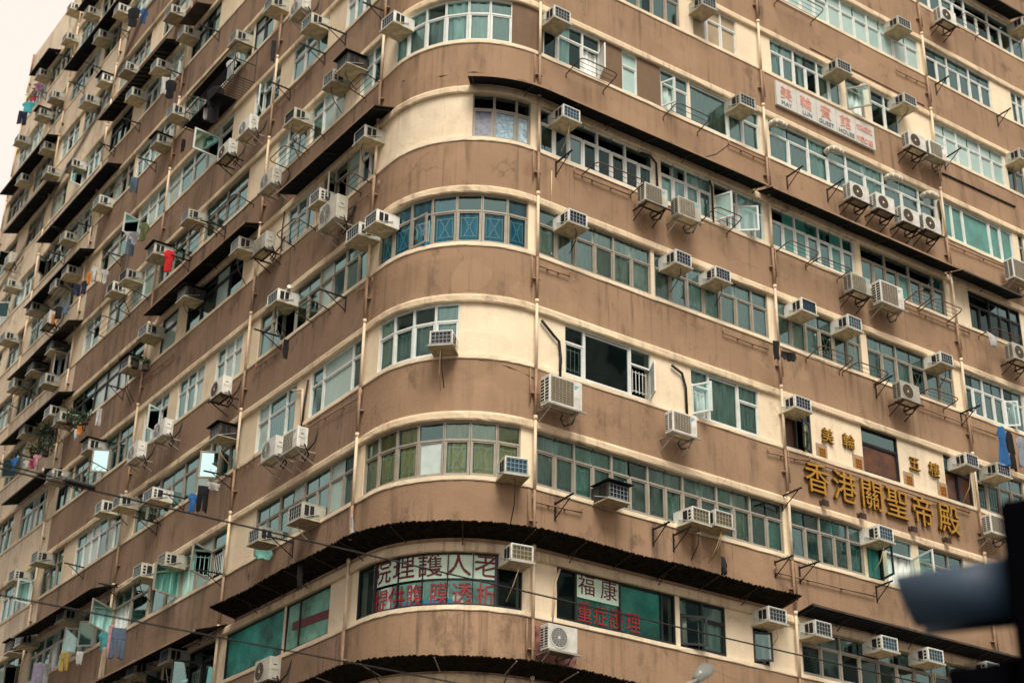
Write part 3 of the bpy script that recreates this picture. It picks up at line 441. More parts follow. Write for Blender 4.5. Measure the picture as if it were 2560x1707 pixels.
def area_of(w_):
    f, b, st = w_; a0, a1 = P(b[0], 0, LZ[f]), P(b[-1], 0, SZ[f]); d = ((a0+a1)/2-CAM)
    def pr(v): q = v-CAM; return q.dot(rt)/q.dot(fw), q.dot(up)/q.dot(fw)
    x0, y0 = pr(P(b[0], 0, (LZ[f]+SZ[f])/2)); x1, y1 = pr(P(b[-1], 0, (LZ[f]+SZ[f])/2))
    xm = abs(x1-x0)*min(1, 1)
    vis = (min(x0, x1) < .33 and max(x0, x1) > -.33 and min(y0, y1) < .225 and max(y0, y1) > -.225)
    return xm/d.length*(1 if vis else .01), vis
order = sorted(range(len(WINDOWS)), key=lambda i: -area_of(WINDOWS[i])[0])
OWN = set(order[:95])
rest = {}
def rest_mb(k):
    if k not in rest: rest[k] = MB()
    return rest[k]
def casement(mb, T, x0, x1, z0, z1, side, ang, fm, gm):
    """an outward-swung sash hinged on its left or right edge"""
    wd = x1-x0; a = R(ang); hx = x0 if side == 'l' else x1; sg = 1 if side == 'l' else -1
    def TT(p): return T((hx+sg*(p[0]*math.cos(a))-0*p[1]-sg*p[1]*math.sin(a)*1, .04+p[0]*math.sin(a)+p[1]*math.cos(a), p[2]))
    t = .05
    mb.box(0, t, -.02, .02, z0, z1, fm, TT); mb.box(wd-t, wd, -.02, .02, z0, z1, fm, TT)
    mb.box(t, wd-t, -.02, .02, z0, z0+t, fm, TT); mb.box(t, wd-t, -.02, .02, z1-t, z1, fm, TT)
    mb.quad(TT((t, 0, z0+t)), TT((wd-t, 0, z0+t)), TT((wd-t, 0, z1-t)), TT((t, 0, z1-t)), gm)
for idx, (f, B, st) in enumerate(WINDOWS):
    rng = random.Random(idx*7+3)
    s0, s1 = B[0], B[-1]; own = idx in OWN
    fm = {'W': FRAME_W, 'G': FRAME_G, 'K': FRAME_K, 'T': FRAME_W}[st]
    zb, zt = SZ[f]+SILL+.005, LZ[f]-LED+.005
    right = s0 > -.6
    gm = GLASS if right else GLASS_L
    o0 = -.10
    cas = []; grs = []
    fr, pn, cu, gr, ca = (MB() for _ in range(5)) if own else (rest_mb('frame'), rest_mb('pane'), rest_mb('curtain'), rest_mb('grille'), rest_mb('casement'))
    dr = None
    for df, a, b, c, sh in DRAPE:
        if df == f and a <= s0+.3 and s1-.4 <= b: dr = (c, sh)
    if dr is None: dr = rng.choice([('w', .55), ('g', .5), ('w', .35), ('k', .3), ('t', .5), ('e', .35), ('k', .2)]) if st != 'K' else rng.choice([('k', .3), ('g', .3)])
    ops = {}
    for (of, os_), dct in OPEN.items():
        if of == f and abs(os_-s0) < .95: ops = dct
    if not right and f <= 8 and not ops and rng.random() < (.8 if f < 2 and s0 < -3 else .3):
        k = rng.randrange(len(B)-1); ops = {k: (rng.choice('lr'), rng.uniform(35, 85))}
        if f < 2 and len(B) > 4: ops[(k+2) % (len(B)-1)] = (rng.choice('lr'), rng.uniform(35, 85))
    transom = zb+(zt-zb)*.66
    special = (f == 0 and (s0 > -.6 and s1 < 4.1 or 4.5 < s0 < 5.5)) or (f == 0 and s0 < -1 and s0 > -7.5)
    picture = (f in (2, 5) and len(B) <= 5 and st == 'W' and right)
    F = .045
    np_ = len(B)-1
    for k in range(np_):
        T, ln = seg_frame(B[k], B[k+1], o0)
        wide = ln > .95
        # outer frame of the panel
        pair = np_ >= 4 and not wide and not special and not (st == 'T' and f == 5) and not -.6 < s0 < 4
        cornerA = f == 0 and -.6 < s0 < 0 and 1 <= k <= 5
        fl, frr = (F*.55, F*.55) if not cornerA else (.05 if k == 1 else .006, .05 if k == 5 else .006)
        fr.box(0, fl, -.04, .05, zb, zt if not (pair and k % 2 == 1) else transom, fm, T)
        fr.box(ln-frr, ln, -.04, .05, zb, zt if not (pair and k % 2 == 0 and k < np_-1) else transom, fm, T)
        fr.box(F*.55, ln-F*.55, -.04, .05, zb, zb+F, fm, T); fr.box(F*.55, ln-F*.55, -.04, .05, zt-F, zt, fm, T)
        has_t = not special and not (picture and wide) and not (st == 'T' and f == 5)
        if st == 'K' and wide and f == 2: has_t = True
        zc = transom if has_t else zt-F
        if has_t: fr.box(F*.55, ln-F*.55, -.035, .045, transom-F/2, transom+F/2, fm, T)
        # sash in the lower light
        pmat = gm
        if right and ((picture and wide and f == 2) or st == 'K' or (f in (1, 3) and s0 < 0) or rng.random() < .4): pmat = GLASS_D
        if st == 'T': pmat = FROST if f >= 6 else TEALG
        elif f == 6 and 9.5 < s0 < 9.8: pmat = PAPER
        elif f == 4 and 12.1 < s0 < 19: pmat = rng.choice([TEALG, gm, gm])
        if not right and rng.random() < .28: pmat = FROST
        if f == 5 and 6.5 < s0 < 7.5: pmat = FROST
        if f == 2 and st == 'K': pmat = AMBER
        if f == 4 and 2 < s0 < 3: pmat = (POSTN, POSTB, POSTW)[k % 3]
        if f == 1 and -.5 < s0 < 0 and k == 3: pmat = FROSTW
        if k in ops and not special:
            side, ang = ops[k]
            cb = MB() if own else ca
            if own: cas.append(cb)
            casement(cb, T, F*.6, ln-F*.6, zb+F, zc-F*.5, side, ang, FRAME_W if (f, int(s0)) in ((5, 4), (2, 5)) else fm, BOARDW_SKY if (f, int(s0)) in ((5, 4), (2, 5)) else (FROST if (f, int(s0)) == (4, 10) and k == 0 else gm))  # white board colour stands in for sky reflected in two open sashes
        else:
            if not special:
                a, b, t = F*.6, ln-F*.6, .034
                fr.box(a, a+t, -.015, .03, zb+F, zc-F*.5, fm, T); fr.box(b-t, b, -.015, .03, zb+F, zc-F*.5, fm, T)
                fr.box(a+t, b-t, -.015, .03, zb+F, zb+F+t, fm, T); fr.box(a+t, b-t, -.015, .03, zc-F*.5-t, zc-F*.5, fm, T)
            q1, q2 = rng.uniform(-.012, .012), rng.uniform(-.008, .008)
            pn.quad(*[T(p) for p in ((F*.5, q1-q2, zb+F*.5), (ln-F*.5, q1+q2, zb+F*.5), (ln-F*.5, q2-q1, zc), (F*.5, -q1-q2, zc))], pmat)
        if has_t: pn.quad(*[T(p) for p in ((F*.5, 0, transom), (ln-F*.5, 0, transom), (ln-F*.5, 0, zt-F*.5), (F*.5, 0, zt-F*.5))], pmat if st in 'TW' or pmat == FROST else gm)
        # curtain behind
        c, sh = dr
        if c in ('w', 'e', 'g', 't') and rng.random() < .25: c = rng.choice('weg')
        if c and pmat in (GLASS, GLASS_L, GLASS_D) and rng.random() < sh:
            x0, x1 = .0, ln
            if sh < .9 and rng.random() < .3: x0, x1 = (0, ln*rng.uniform(.4, .8)) if rng.random() < .5 else (ln*rng.uniform(.2, .6), ln)
            nn = max(6, int((x1-x0)/.035)); ph = rng.uniform(0, 6); amp = rng.uniform(.015, .035); fq = rng.uniform(18, 34)
            top = zt-.03 if rng.random() < .75 else transom-.02
            vs = []; lean = rng.uniform(-.12, .12)
            for i in range(nn+1):
                x = x0+(x1-x0)*i/nn
                for zz, kx in ((zb+.02, 1), ((zb+top)/2, .5), (top, 0)):
                    y = -.075+amp*1.25*math.sin(fq*x+ph+kx*lean*6)+.012*math.sin(2.3*fq*x+ph)
                    vs.append(T((min(ln, max(0, x+lean*kx*.5*(x1-x0 < ln))), y, zz)))
            cu.add(vs, [(3*i+j, 3*i+3+j, 3*i+4+j, 3*i+1+j) for i in range(nn) for j in (0, 1)], CURT[c])
        # burglar bars
        kind = None
        for (gf, kd), (ga, gb_) in GRILLS.items():
            if gf == f and ga < s0 < gb_ and ln < .9 and st in 'WG': kind = kd
        if kind is None and not right and f < 6 and rng.random() < .15: kind = 'bars'
        if kind and not special:
            gr = MB() if own else rest_mb('grille')
            if own: grs.append(gr)
            y0, y1 = -.022, -.010; a, b = .11, ln-.11; g0, g1 = zb+.16, zc-.12; t = .015
            def bar(p, q):
                d = Vector((q[0]-p[0], 0, q[1]-p[1])); nn_ = Vector((-d.z, 0, d.x)).normalized()*t/2
                c8 = [T((p[0]+sx*nn_.x+(d.x if e else 0), yy, p[1]+sx*nn_.z+(d.z if e else 0))) for yy in (y0, y1) for sx, e in ((-1, 0), (-1, 1), (1, 1), (1, 0))]
                gr.hexa(c8, BARW)
            if kind == 'hour':
                m_, zm = (a+b)/2, (g0+g1)/2
                bar((a, g0), (a, g1)); bar((b, g0), (b, g1)); bar((a, g0+.05), (b, g0+.05)); bar((a, g1-.05), (b, g1-.05))
                for sg in (-1, 1):
                    e = (b-a)*.32
                    bar((m_+sg*e, g0+.05), (m_+sg*.025, zm-.05)); bar((m_+sg*.025, zm-.05), (m_+sg*.025, zm+.05)); bar((m_+sg*.025, zm+.05), (m_+sg*e, g1-.05))
                bar((m_-.025, zm-.05), (m_+.025, zm-.05)); bar((m_-.025, zm+.05), (m_+.025, zm+.05))
            else:
                nb = max(3, int((b-a)/.1))
                for i in range(nb+1): bar((a+(b-a)*i/nb, g0), (a+(b-a)*i/nb, g1))
                bar((a, g0+.05), (b, g0+.05)); bar((a, g1-.05), (b, g1-.05))
    if own:
        wo_ = part(fr, 'window')
        for mb, nm in ((pn, 'pane'), (cu, 'curtain'), *[(g_, 'window_grille') for g_ in grs], *[(c_, 'casement') for c_ in cas]):
            if mb.f: mb.build(nm, wo_).matrix_parent_inverse = Matrix.Identity(4)
if rest:
    wo_ = part(rest['frame'], 'window'); wo_['kind'] = 'stuff'
    for k, nm in (('pane', 'pane'), ('curtain', 'curtain'), ('grille', 'window_grille'), ('casement', 'casement')):
        if k in rest and rest[k].f: rest[k].build(nm, wo_).matrix_parent_inverse = Matrix.Identity(4)

# ------------------------------------------------------------------ drainpipes and water pipes on the walls
for s in (-36.2, -29.45, -23.0, -15.35, -7.35, -.62, 4.17, 12.13, 19.68, 27.2):
    d = MB()
    for f in range(-1, 12):
        z0 = SZ[f]-.05 if f >= 0 else -6.6; z1 = LZ[f]+.03; z2 = SZ[f+1]-.05
        d.tube([P(s, .10, z0), P(s, .10, z1)], .038, PIPEC, 8)
        d.tube([P(s, .10, z1), P(s, .10, z2)], .034, PIPEB if s > S_CREAM else PIPEC, 8)
        d.tube([P(s, .10, z1-.05), P(s, .10, z1+.05)], .05, PIPEC, 8)
        sg = 1 if s > ARC else -1
        d.tube([P(s+.13*sg, .07, z1+.35), P(s+.13*sg, .07, z2)], .015, PIPEB if s > S_CREAM else PIPEC, 6)
        d.box(-.09, .09, -.1, 0, z1+.6, z1+.63, PIPEB, lambda p, s=s: P(s+p[0], -p[1]+.0, p[2]))
    d.tube([P(s, .10, 34.28), P(s, .10, 35.4)], .045, PIPEB, 8)
    part(d, 'drainpipe', smooth=True)
for (a, za), (b, zb_) in WATER_PIPES:
    d = MB(); n = 3; zs = min(za, zb_)
    pts = [P(a, .07, za+.16), P(a, .07, za)]+[P(a+(b-a)*i/n, .07, za+(zb_-za)*i/n) for i in range(1, n+1)]+[P(b, .07, zb_+.14)]
    d.tube(pts, .02, PIPEB, 6)
    for i in range(1, n): d.box(-.012, .012, -.085, 0, -.025, .025, PIPEB, lambda p, c=a+(b-a)*i/n, z=za+(zb_-za)*i/n: P(c+p[0], -p[1], z+p[2]))
    part(d, 'water_pipe', smooth=True)

# ------------------------------------------------------------------ window air conditioners
CASES = {'w': CASE_W, 'c': CASE_C, 'k': CASE_K}
COILS = {'d': COIL_D, 'n': COIL_N, 'b': COIL_B, 'y': COIL_Y}
def make_aircon(case, coil, variant):
    W, H, D = .56, .385, .56
    root = empty('air_conditioner')
    b = MB(); x0, x1, z0, z1 = -W/2, W/2, -H/2, H/2
    yf, yb = -.30, .38
    t = .03
    # casing: four walls and a recessed front
    b.box(x0, x1, yf, yb, z1-t, z1, CASES[case]); b.box(x0, x1, yf, yb, z0, z0+t, CASES[case])
    b.box(x0, x0+t, yf, yb, z0+t, z1-t, CASES[case]); b.box(x1-t, x1, yf, yb, z0+t, z1-t, CASES[case])
    o = b.build('casing', root)
    bv = o.modifiers.new('bevel', 'BEVEL'); bv.width = .007; bv.segments = 1
    g = MB(); g.box(x0+t, x1-t, yf+.03, yf+.05, z0+t, z1-t, COILS[coil]); g.build('coil', root)
    g = MB()
    for k in range(6):
        x = x0+t+.015+(W-2*t-.03)*k/5; g.box(x-.004, x+.004, yf+.004, yf+.014, z0+t, z1-t, MESHG if variant != 2 else COIL_D)
    for k in range(4):
        z = z0+t+.015+(H-2*t-.03)*k/3; g.box(x0+t, x1-t, yf-.001, yf+.004, z-.004, z+.004, MESHG if variant != 2 else COIL_D)
    g.build('guard', root)
    for sg in (-1, 1):
        v = MB(); xx = sg*(W/2+.002)
        spans = [(-.22, -.10), (-.07, .04)] if variant != 1 else [(-.24, -.16)]
        for a, c in spans:
            if variant == 1:
                for q in range(3): v.box(xx-.003, xx+.003, a, c, z0+.07+q*.09, z0+.13+q*.09, SLOT)
                v.box(xx-.003, xx+.003, -.12, .03, z0+.06, z1-.06, SLOT)
            else: v.box(xx-.003, xx+.003, a, c, z0+.07, z1-.06, SLOT)
        v.build('side_vent', root)
    v = MB(); v.box(x0-.025, x1+.025, yf-.02, yb-.05, z0-.03, z0-.004, TRAY)
    v.box(x0-.03, x1+.03, yf-.026, yf-.016, z0-.034, z0+.012, CASES['c']); v.build('tray', root)
    for sg in (-1, 1):
        xx = sg*(W/2+.018); v = MB()
        v.tube([(xx, .18, z0+.16), (xx, yf+.02, z0+.0)], .011, MESHG, 5); v.build('stay_bar', root)
    if variant == 3:
        v = MB(); v.box(x0-.06, x1+.06, yf-.10, yb-.1, z1+.015, z1+.035, SHEET); v.build('rain_cover', root)
    return root
PROTO = {}
def dup(root, loc, rz):
    r = root.copy(); COL.objects.link(r); r.location = loc; r.rotation_euler = (0, 0, rz)
    for ch in list(root.children):
        c = ch.copy(); COL.objects.link(c); c.parent = r
        for gch in list(ch.children):
            d = gch.copy(); COL.objects.link(d); d.parent = c
    return r
LOOK = {'w': 'white', 'c': 'yellowed', 'k': 'blackened'}
wh = where(AIRCONS)
hoses = []
for i, (s, z, lk) in enumerate(AIRCONS):
    rng = random.Random(i)
    var = rng.choice([0, 0, 0, 1, 1, 2])
    if lk[0] == 'k' or rng.random() < .06: var = 3
    if s < -9 and lk[0] == 'w' and i % 2: lk = 'c'+lk[1]
    key = (lk[0], lk[1], var)
    p = P(s, .27, z); h = heading(s)+rng.uniform(-.035, .035)
    if key not in PROTO:
        a = make_aircon(*key); PROTO[key] = a; a.location = p; a.rotation_euler = (0, 0, h)
    else: a = dup(PROTO[key], p, h)
    k_ = rng.uniform(.93, 1.1) if s > -.7 else rng.uniform(.95, 1.2)
    a.scale = (k_, 1, rng.uniform(.93, 1.06))
    tag(a, f'{LOOK[lk[0]]} box air conditioner, {wh[i]}', 'air conditioner', 'window air conditioners')
    if rng.random() < .45:
        hm = MB(); l = rng.uniform(.5, 1.1); dx = rng.uniform(-.15, .15)
        hm.tube([(0, -.15, -.2), (dx*.3, -.2, -.35), (dx, -.12, -.2-l*.6), (dx*1.3, .15, -.2-l)], .012, HOSE if rng.random() < .6 else RUBBER, 5)
        ho = hm.build('drain_hose', a, True)

# ------------------------------------------------------------------ split-system outdoor units on brackets
def make_outdoor(case, face, dark):
    big = face in 'FG'
    W, H, D = (.95, .72, .34) if big else (.78, .56, .30)
    root = empty('outdoor_unit'); b = MB(); cm = CASES[case]
    b.box(-W/2, W/2, -D/2, D/2, -H/2, H/2, cm)
    o = b.build('casing', root); bv = o.modifiers.new('bevel', 'BEVEL'); bv.width = .015; bv.segments = 2
    g = MB(); fx = -W*.14; r = H*.40; y = -D/2
    if face in 'fF':
        g.disc((fx, 0), None, 0, r, y-.002, COIL_D if dark else GRILLE_T, 28)
        for q in range(1, 7): g.disc((fx, 0), None, r*q/6.5-.006, r*q/6.5+.006, y-.008, MESHG if not dark else GRILLE_T, 28)
        g.disc((fx, 0), None, r-.01, r+.02, y-.012, cm, 28); g.disc((fx, 0), None, 0, r*.16, y-.014, cm, 14)
        for q in range(12):
            a = q*math.pi/6; g.box(r*.15, r, -.003, .003, -.004, .004, MESHG if not dark else GRILLE_T, lambda p, a=a: Vector((fx+p[0]*math.cos(a)-p[2]*math.sin(a), y-.010+p[1], p[0]*math.sin(a)+p[2]*math.cos(a))))
        g.build('fan_grille', root)
    else:
        g.box(-W/2+.05, W*.22, y-.006, y+.01, -H/2+.06, H/2-.05, GRILLE_T)
        for q in range(11):
            z = -H/2+.08+(H-.17)*q/10; g.box(-W/2+.05, W*.22, y-.014, y-.006, z-.004, z+.004, CASE_C)
        for q in range(7):
            x = -W/2+.06+(W*.66)*q/6; g.box(x-.003, x+.003, y-.018, y-.012, -H/2+.06, H/2-.05, CASE_C)
        g.build('fan_grille', root)
        t = MB(); tx, tz = W*.33, H*.26
        t2 = MB(); t2.add([(tx-.06, y-.004, tz+.06), (tx+.07, y-.004, tz+.06), (tx-.06, y-.004, tz-.06)], [(0, 1, 2)], BLUETRI); t2.build('emblem', root)
        for q in range(4): t.box(W*.27, W*.45, y-.003, y+.001, -H*.1-q*.05, -H*.1-q*.05+.008, CASE_C)
        t.build('badge', root)
    for sg in (-1, 1):
        v = MB(); xx = sg*(W/2+.002)
        if sg < 0:
            v.box(xx-.002, xx+.002, -D/2+.03, D/2-.02, -H/2+.06, H/2-.06, SLOT)
            for q in range(8):
                z = -H/2+.08+(H-.16)*q/7; v.box(xx-.008, xx-.002, -D/2+.03, D/2-.02, z-.008, z+.008, cm)
            v.box(xx-.010, xx-.002, -.012, .012, -H/2+.06, H/2-.06, cm)
        else:
            v.box(xx-.002, xx+.012, -.10, .07, -.02, H/2-.05, cm); v.box(xx-.002, xx+.03, -.06, .06, -H/2+.05, -.06, cm)
            v.box(xx+.013, xx+.015, -.06, .03, .08, .10, SLOT)
        v.build('side_vent' if sg < 0 else 'side_cover', root)
    k = MB(); zb = -H/2; br = STEEL if not dark else IRON
    for sg in (-1, 1):
        x = sg*W*.40
        k.box(x-.02, x+.02, -D/2-.05, .46, zb-.045, zb-.008, br); k.box(x-.02, x+.02, .43, .465, zb-.36, zb+.16, br)
        k.tube([(x, -D/2+.0, zb-.03), (x, .45, zb-.34)], .018, br, 5)
    k.box(-W*.52, W*.60, -D/2-.05, -D/2-.01, zb-.05, zb-.012, br); k.box(-W*.48, W*.48, .10, .14, zb-.043, zb-.012, br)
    k.box(-W*.45, W*.45, -D/2+.02, D/2-.02, zb-.008, zb-.003, TRAY)
    k.build('bracket', root)
    h = MB(); x = W*.36
    h.tube([(x, .0, -H*.2), (x+.16, .05, -H*.35), (x+.12, .2, -H*.75), (x-.1, .22, -H*.9), (x-.22, .2, -H*.7), (x-.1, .25, -H*.45), (x+.05, .35, -H*.1), (x+.08, .43, H*.5)], .02, RUBBER, 6)
    h.build('hose', root, True)
    return root
PROTO2 = {}
wh = where(SPLITS, off=-.4)
SLOOK = {'wf': 'white outdoor unit with round fan', 'cf': 'grimy outdoor unit with round fan', 'cF': 'large grimy outdoor unit with fan', 'wg': 'white outdoor unit with square grille',
         'cg': 'yellowed outdoor unit with square grille', 'wG': 'large white outdoor unit with square grille'}
for i, (s, z, lk) in enumerate(SPLITS):
    dark = (i % 3 == 0) or (s > 15 and z > 12 and lk == 'wf')
    key = (lk, dark)
    p = P(s, .42, z); h = heading(s)
    if key not in PROTO2:
        a = make_outdoor(lk[0], lk[1], dark); PROTO2[key] = a; a.location = p; a.rotation_euler = (0, 0, h)
    else: a = dup(PROTO2[key], p, h)
    tag(a, f'{SLOOK[lk]}, {wh[i]}', 'outdoor unit', 'split air conditioner outdoor units')

# ------------------------------------------------------------------ canopies
def sag(i, n): return 0
def canopy(s0, s1, z, style, dz, out, label, ragged=False):
    root = empty('canopy', P((s0+s1)/2, 0, z)); inv_ = Matrix.Translation(-P((s0+s1)/2, 0, z))
    rng = random.Random(int(s0*100))
    m = {'s': SHEET, 'd': SHEET, 'z': SHEETF, 'r': SHEETF, 'm': SHEETR}[style]
    b = MB(); step = .03 if style == 'm' else .075
    n = max(8, int((s1-s0)/step)); vs = []
    amp = .007 if style == 'm' else .008
    for i in range(n+1):
        s = s0+(s1-s0)*i/n; w_ = amp*math.sin(i*math.pi/2)
        rag = (rng.uniform(-.03, .03)*(rng.random() < .5)) if ragged else 0
        dr_ = (rng.uniform(-.015, .02) if ragged else 0)+.02*math.sin(s*1.7)
        for o, zz in ((0.012, z+.03), (out*.5, z+.03+(dz-.03)*.5+w_), (out+rag, z+dz+w_+dr_)):
            vs.append(P(s, o, zz+.012))
        for o, zz in ((0.012, z+.03), (out*.5, z+.03+(dz-.03)*.5+w_), (out+rag, z+dz+w_+dr_)):
            vs.append(P(s, o, zz-.012))
    fs = []
    for i in range(n):
        a, c = 6*i, 6*i+6
        for j in (0, 1):
            fs.append((a+j, c+j, c+j+1, a+j+1)); fs.append((a+3+j, a+4+j, c+4+j, c+3+j))
        fs.append((a+2, c+2, c+5, a+5)); fs.append((a, a+3, c+3, c))
    fs.append((0, 1, 2, 5, 4, 3)); e = 6*n; fs.append((e+3, e+4, e+5, e+2, e+1, e))
    b.add(vs, fs, m); o = b.build('sheet', root); o.matrix_parent_inverse = inv_
    q = max(2, int((s1-s0)/1.3))
    for i in range(q+1):
        k = MB(); s = s0+.1+(s1-s0-.2)*i/q
        k.tube([P(s, .02, z-.01), P(s, out*.97, z+dz-.035)], .016, IRON if not (style == 'm' and z < -1) else STEEL, 5)
        if i % 2: k.tube([P(s, .02, z-.20), P(s, out*.55, z+dz*.5-.02)], .012, IRON, 5)
        k.build('strut', root).matrix_parent_inverse = inv_
    if style in 'sd':
        k = MB(); sweep(k, s0, s1, [(out-.01, z+dz-.02), (out+.012, z+dz-.03), (out+.012, z+dz+.025), (out-.01, z+dz+.03)], BROWN if style == 's' and s0 < 12 and s0 > S_CREAM else SHEETF); k.build('edge_trim', root).matrix_parent_inverse = inv_
    tag(root, label, 'canopy', 'canopies over the windows'); return root
cw = where([(min(c[:2], key=abs), c[2]*3-.5) for c in CANOPIES])
for i, (a, b, f, st) in enumerate(CANOPIES):
    kind = {'s': 'dark sheet canopy', 'd': 'narrow dark canopy', 'z': 'weathered corrugated canopy', 'r': 'decayed translucent canopy'}[st]
    canopy(a, b, LZ[f]+.01, st, -.15 if not (f < 2 and a < -6) else -.28, .62 if not (f < 2 and a < -6) else .88, f'{kind}, {cw[i]}')
canopy(-6.6, 11.75, LZ[0]+.06, 'm', .17, .72, 'long ragged mossy corrugated canopy curving round the corner over the nursing home windows', True)
canopy(12.2, 24, LZ[0]+.02, 'd', .12, .62, 'dark straight canopy over the lowest window row, beside a mossy corrugated one')
canopy(-14, 9, LZ[-1]+.02, 'm', .15, .8, 'lowest curved corrugated canopy with pale struts below the nursing home windows', True)

# ------------------------------------------------------------------ drying racks and pole brackets
wh = where(RACKS, key=lambda a: ((a[0]+a[1])/2, a[2]), off=-.3)
for i, (a, b, z) in enumerate(RACKS):
    c = (a+b)/2; root = empty('drying_rack', P(c, 0, z), heading(c)); w_ = abs(b-a)/2; rng = random.Random(i)
    o, rise = rng.uniform(.58, .68), rng.uniform(.05, .2); rails = rng.choice([3, 4, 4]); m = RUSTTUBE if c > -8 else BLACKIRON
    k = MB(); cr = .12
    arc = [(-w_, 0, 0), (-w_, -(o-cr), rise*(o-cr)/o), (-w_+cr*.3, -(o-cr*.3), rise*.97), (-w_+cr, -o, rise), (w_-cr, -o, rise), (w_-cr*.3, -(o-cr*.3), rise*.97), (w_, -(o-cr), rise*(o-cr)/o), (w_, 0, 0)]
    k.tube(arc, .016, m, 6)
    for sg in (-1, 1): k.tube([(sg*w_, 0, -.10), (sg*w_, -.02, .02)], .016, m, 5)
    k.build('frame', root, True)
    for q in range(rails):
        t = (q+1)/(rails+1); k = MB(); k.tube([(-w_, -o*t, rise*t), (w_, -o*t, rise*t)], .008, m, 5); k.build('rail', root)
    tag(root, f'{"brown" if c > -8 else "black"} tube drying rack, {wh[i]}', 'drying rack', 'drying racks below the windows')
wh = where(ARMS, off=-.3)
for i, (s, z) in enumerate(ARMS):
    root = empty('pole_bracket', P(s, 0, z), heading(s)); rng = random.Random(i)
    o = rng.uniform(.6, .85); tilt = rng.uniform(-.03, .06); k = MB()
    k.box(-.018, .018, -o, -.01, -.018, .018, BLACKIRON, lambda p: Vector((p[0]+p[1]*.05, p[1], p[2]-p[1]*tilt)))
    for q in range(4): k.tube([(0, -.2-o*.18*q, .02), (0, -.2-o*.18*q, .07)], .008, BLACKIRON, 4)
    k.build('arm', root)
    k = MB(); k.tube([(0, -o*.78, -.01), (0, -.01, -.36)], .014, BLACKIRON, 5); k.build('brace', root)
    k = MB(); k.box(-.02, .02, -.02, .0, -.40, .05, BLACKIRON); k.build('wall_plate', root)
    tag(root, f'black iron pole bracket, {wh[i]}', 'pole bracket', 'pole brackets on the walls')

def cage(s0, s1, z0, z1, out, label):
    c = (s0+s1)/2; root = empty('balcony_cage', P(c, 0, z0), heading(c)); w_ = (s1-s0)/2; k = MB()
    for x in (-w_, w_):
        for y in (0, -out): k.tube([(x, y, 0), (x, y, z1-z0)], .02, BLACKIRON, 5)
        for z in (0, (z1-z0)/2, z1-z0): k.tube([(x, 0, z), (x, -out, z)], .016, BLACKIRON, 5)
    for z in (0, .45*(z1-z0), z1-z0): k.tube([(-w_, -out, z), (w_, -out, z)], .018, BLACKIRON, 5)
    k.build('frame', root)
    k = MB(); n = int(2*w_/.13)
    for i in range(n+1): k.tube([(-w_+2*w_*i/n, -out, 0), (-w_+2*w_*i/n, 0, 0)], .012, BLACKIRON, 4); k.tube([(-w_+2*w_*i/n, -out, 0), (-w_+2*w_*i/n, -out, .45*(z1-z0))], .008, BLACKIRON, 4)
    k.build('bars', root)
    k = MB(); k.box(-w_+.1, w_*.35, -out+.02, -.02, .015, .03, SHEET); k.box(-w_*.9, w_*.5, -out+.1, -.1, z1-z0-.02, z1-z0+.0, SHEET); k.build('shelf', root); tag(root, label, 'cage')
cage(CAGE[0], CAGE[1], CAGE[2], CAGE[3], .75, 'black iron window cage hung with dark clothes high on the left facade')
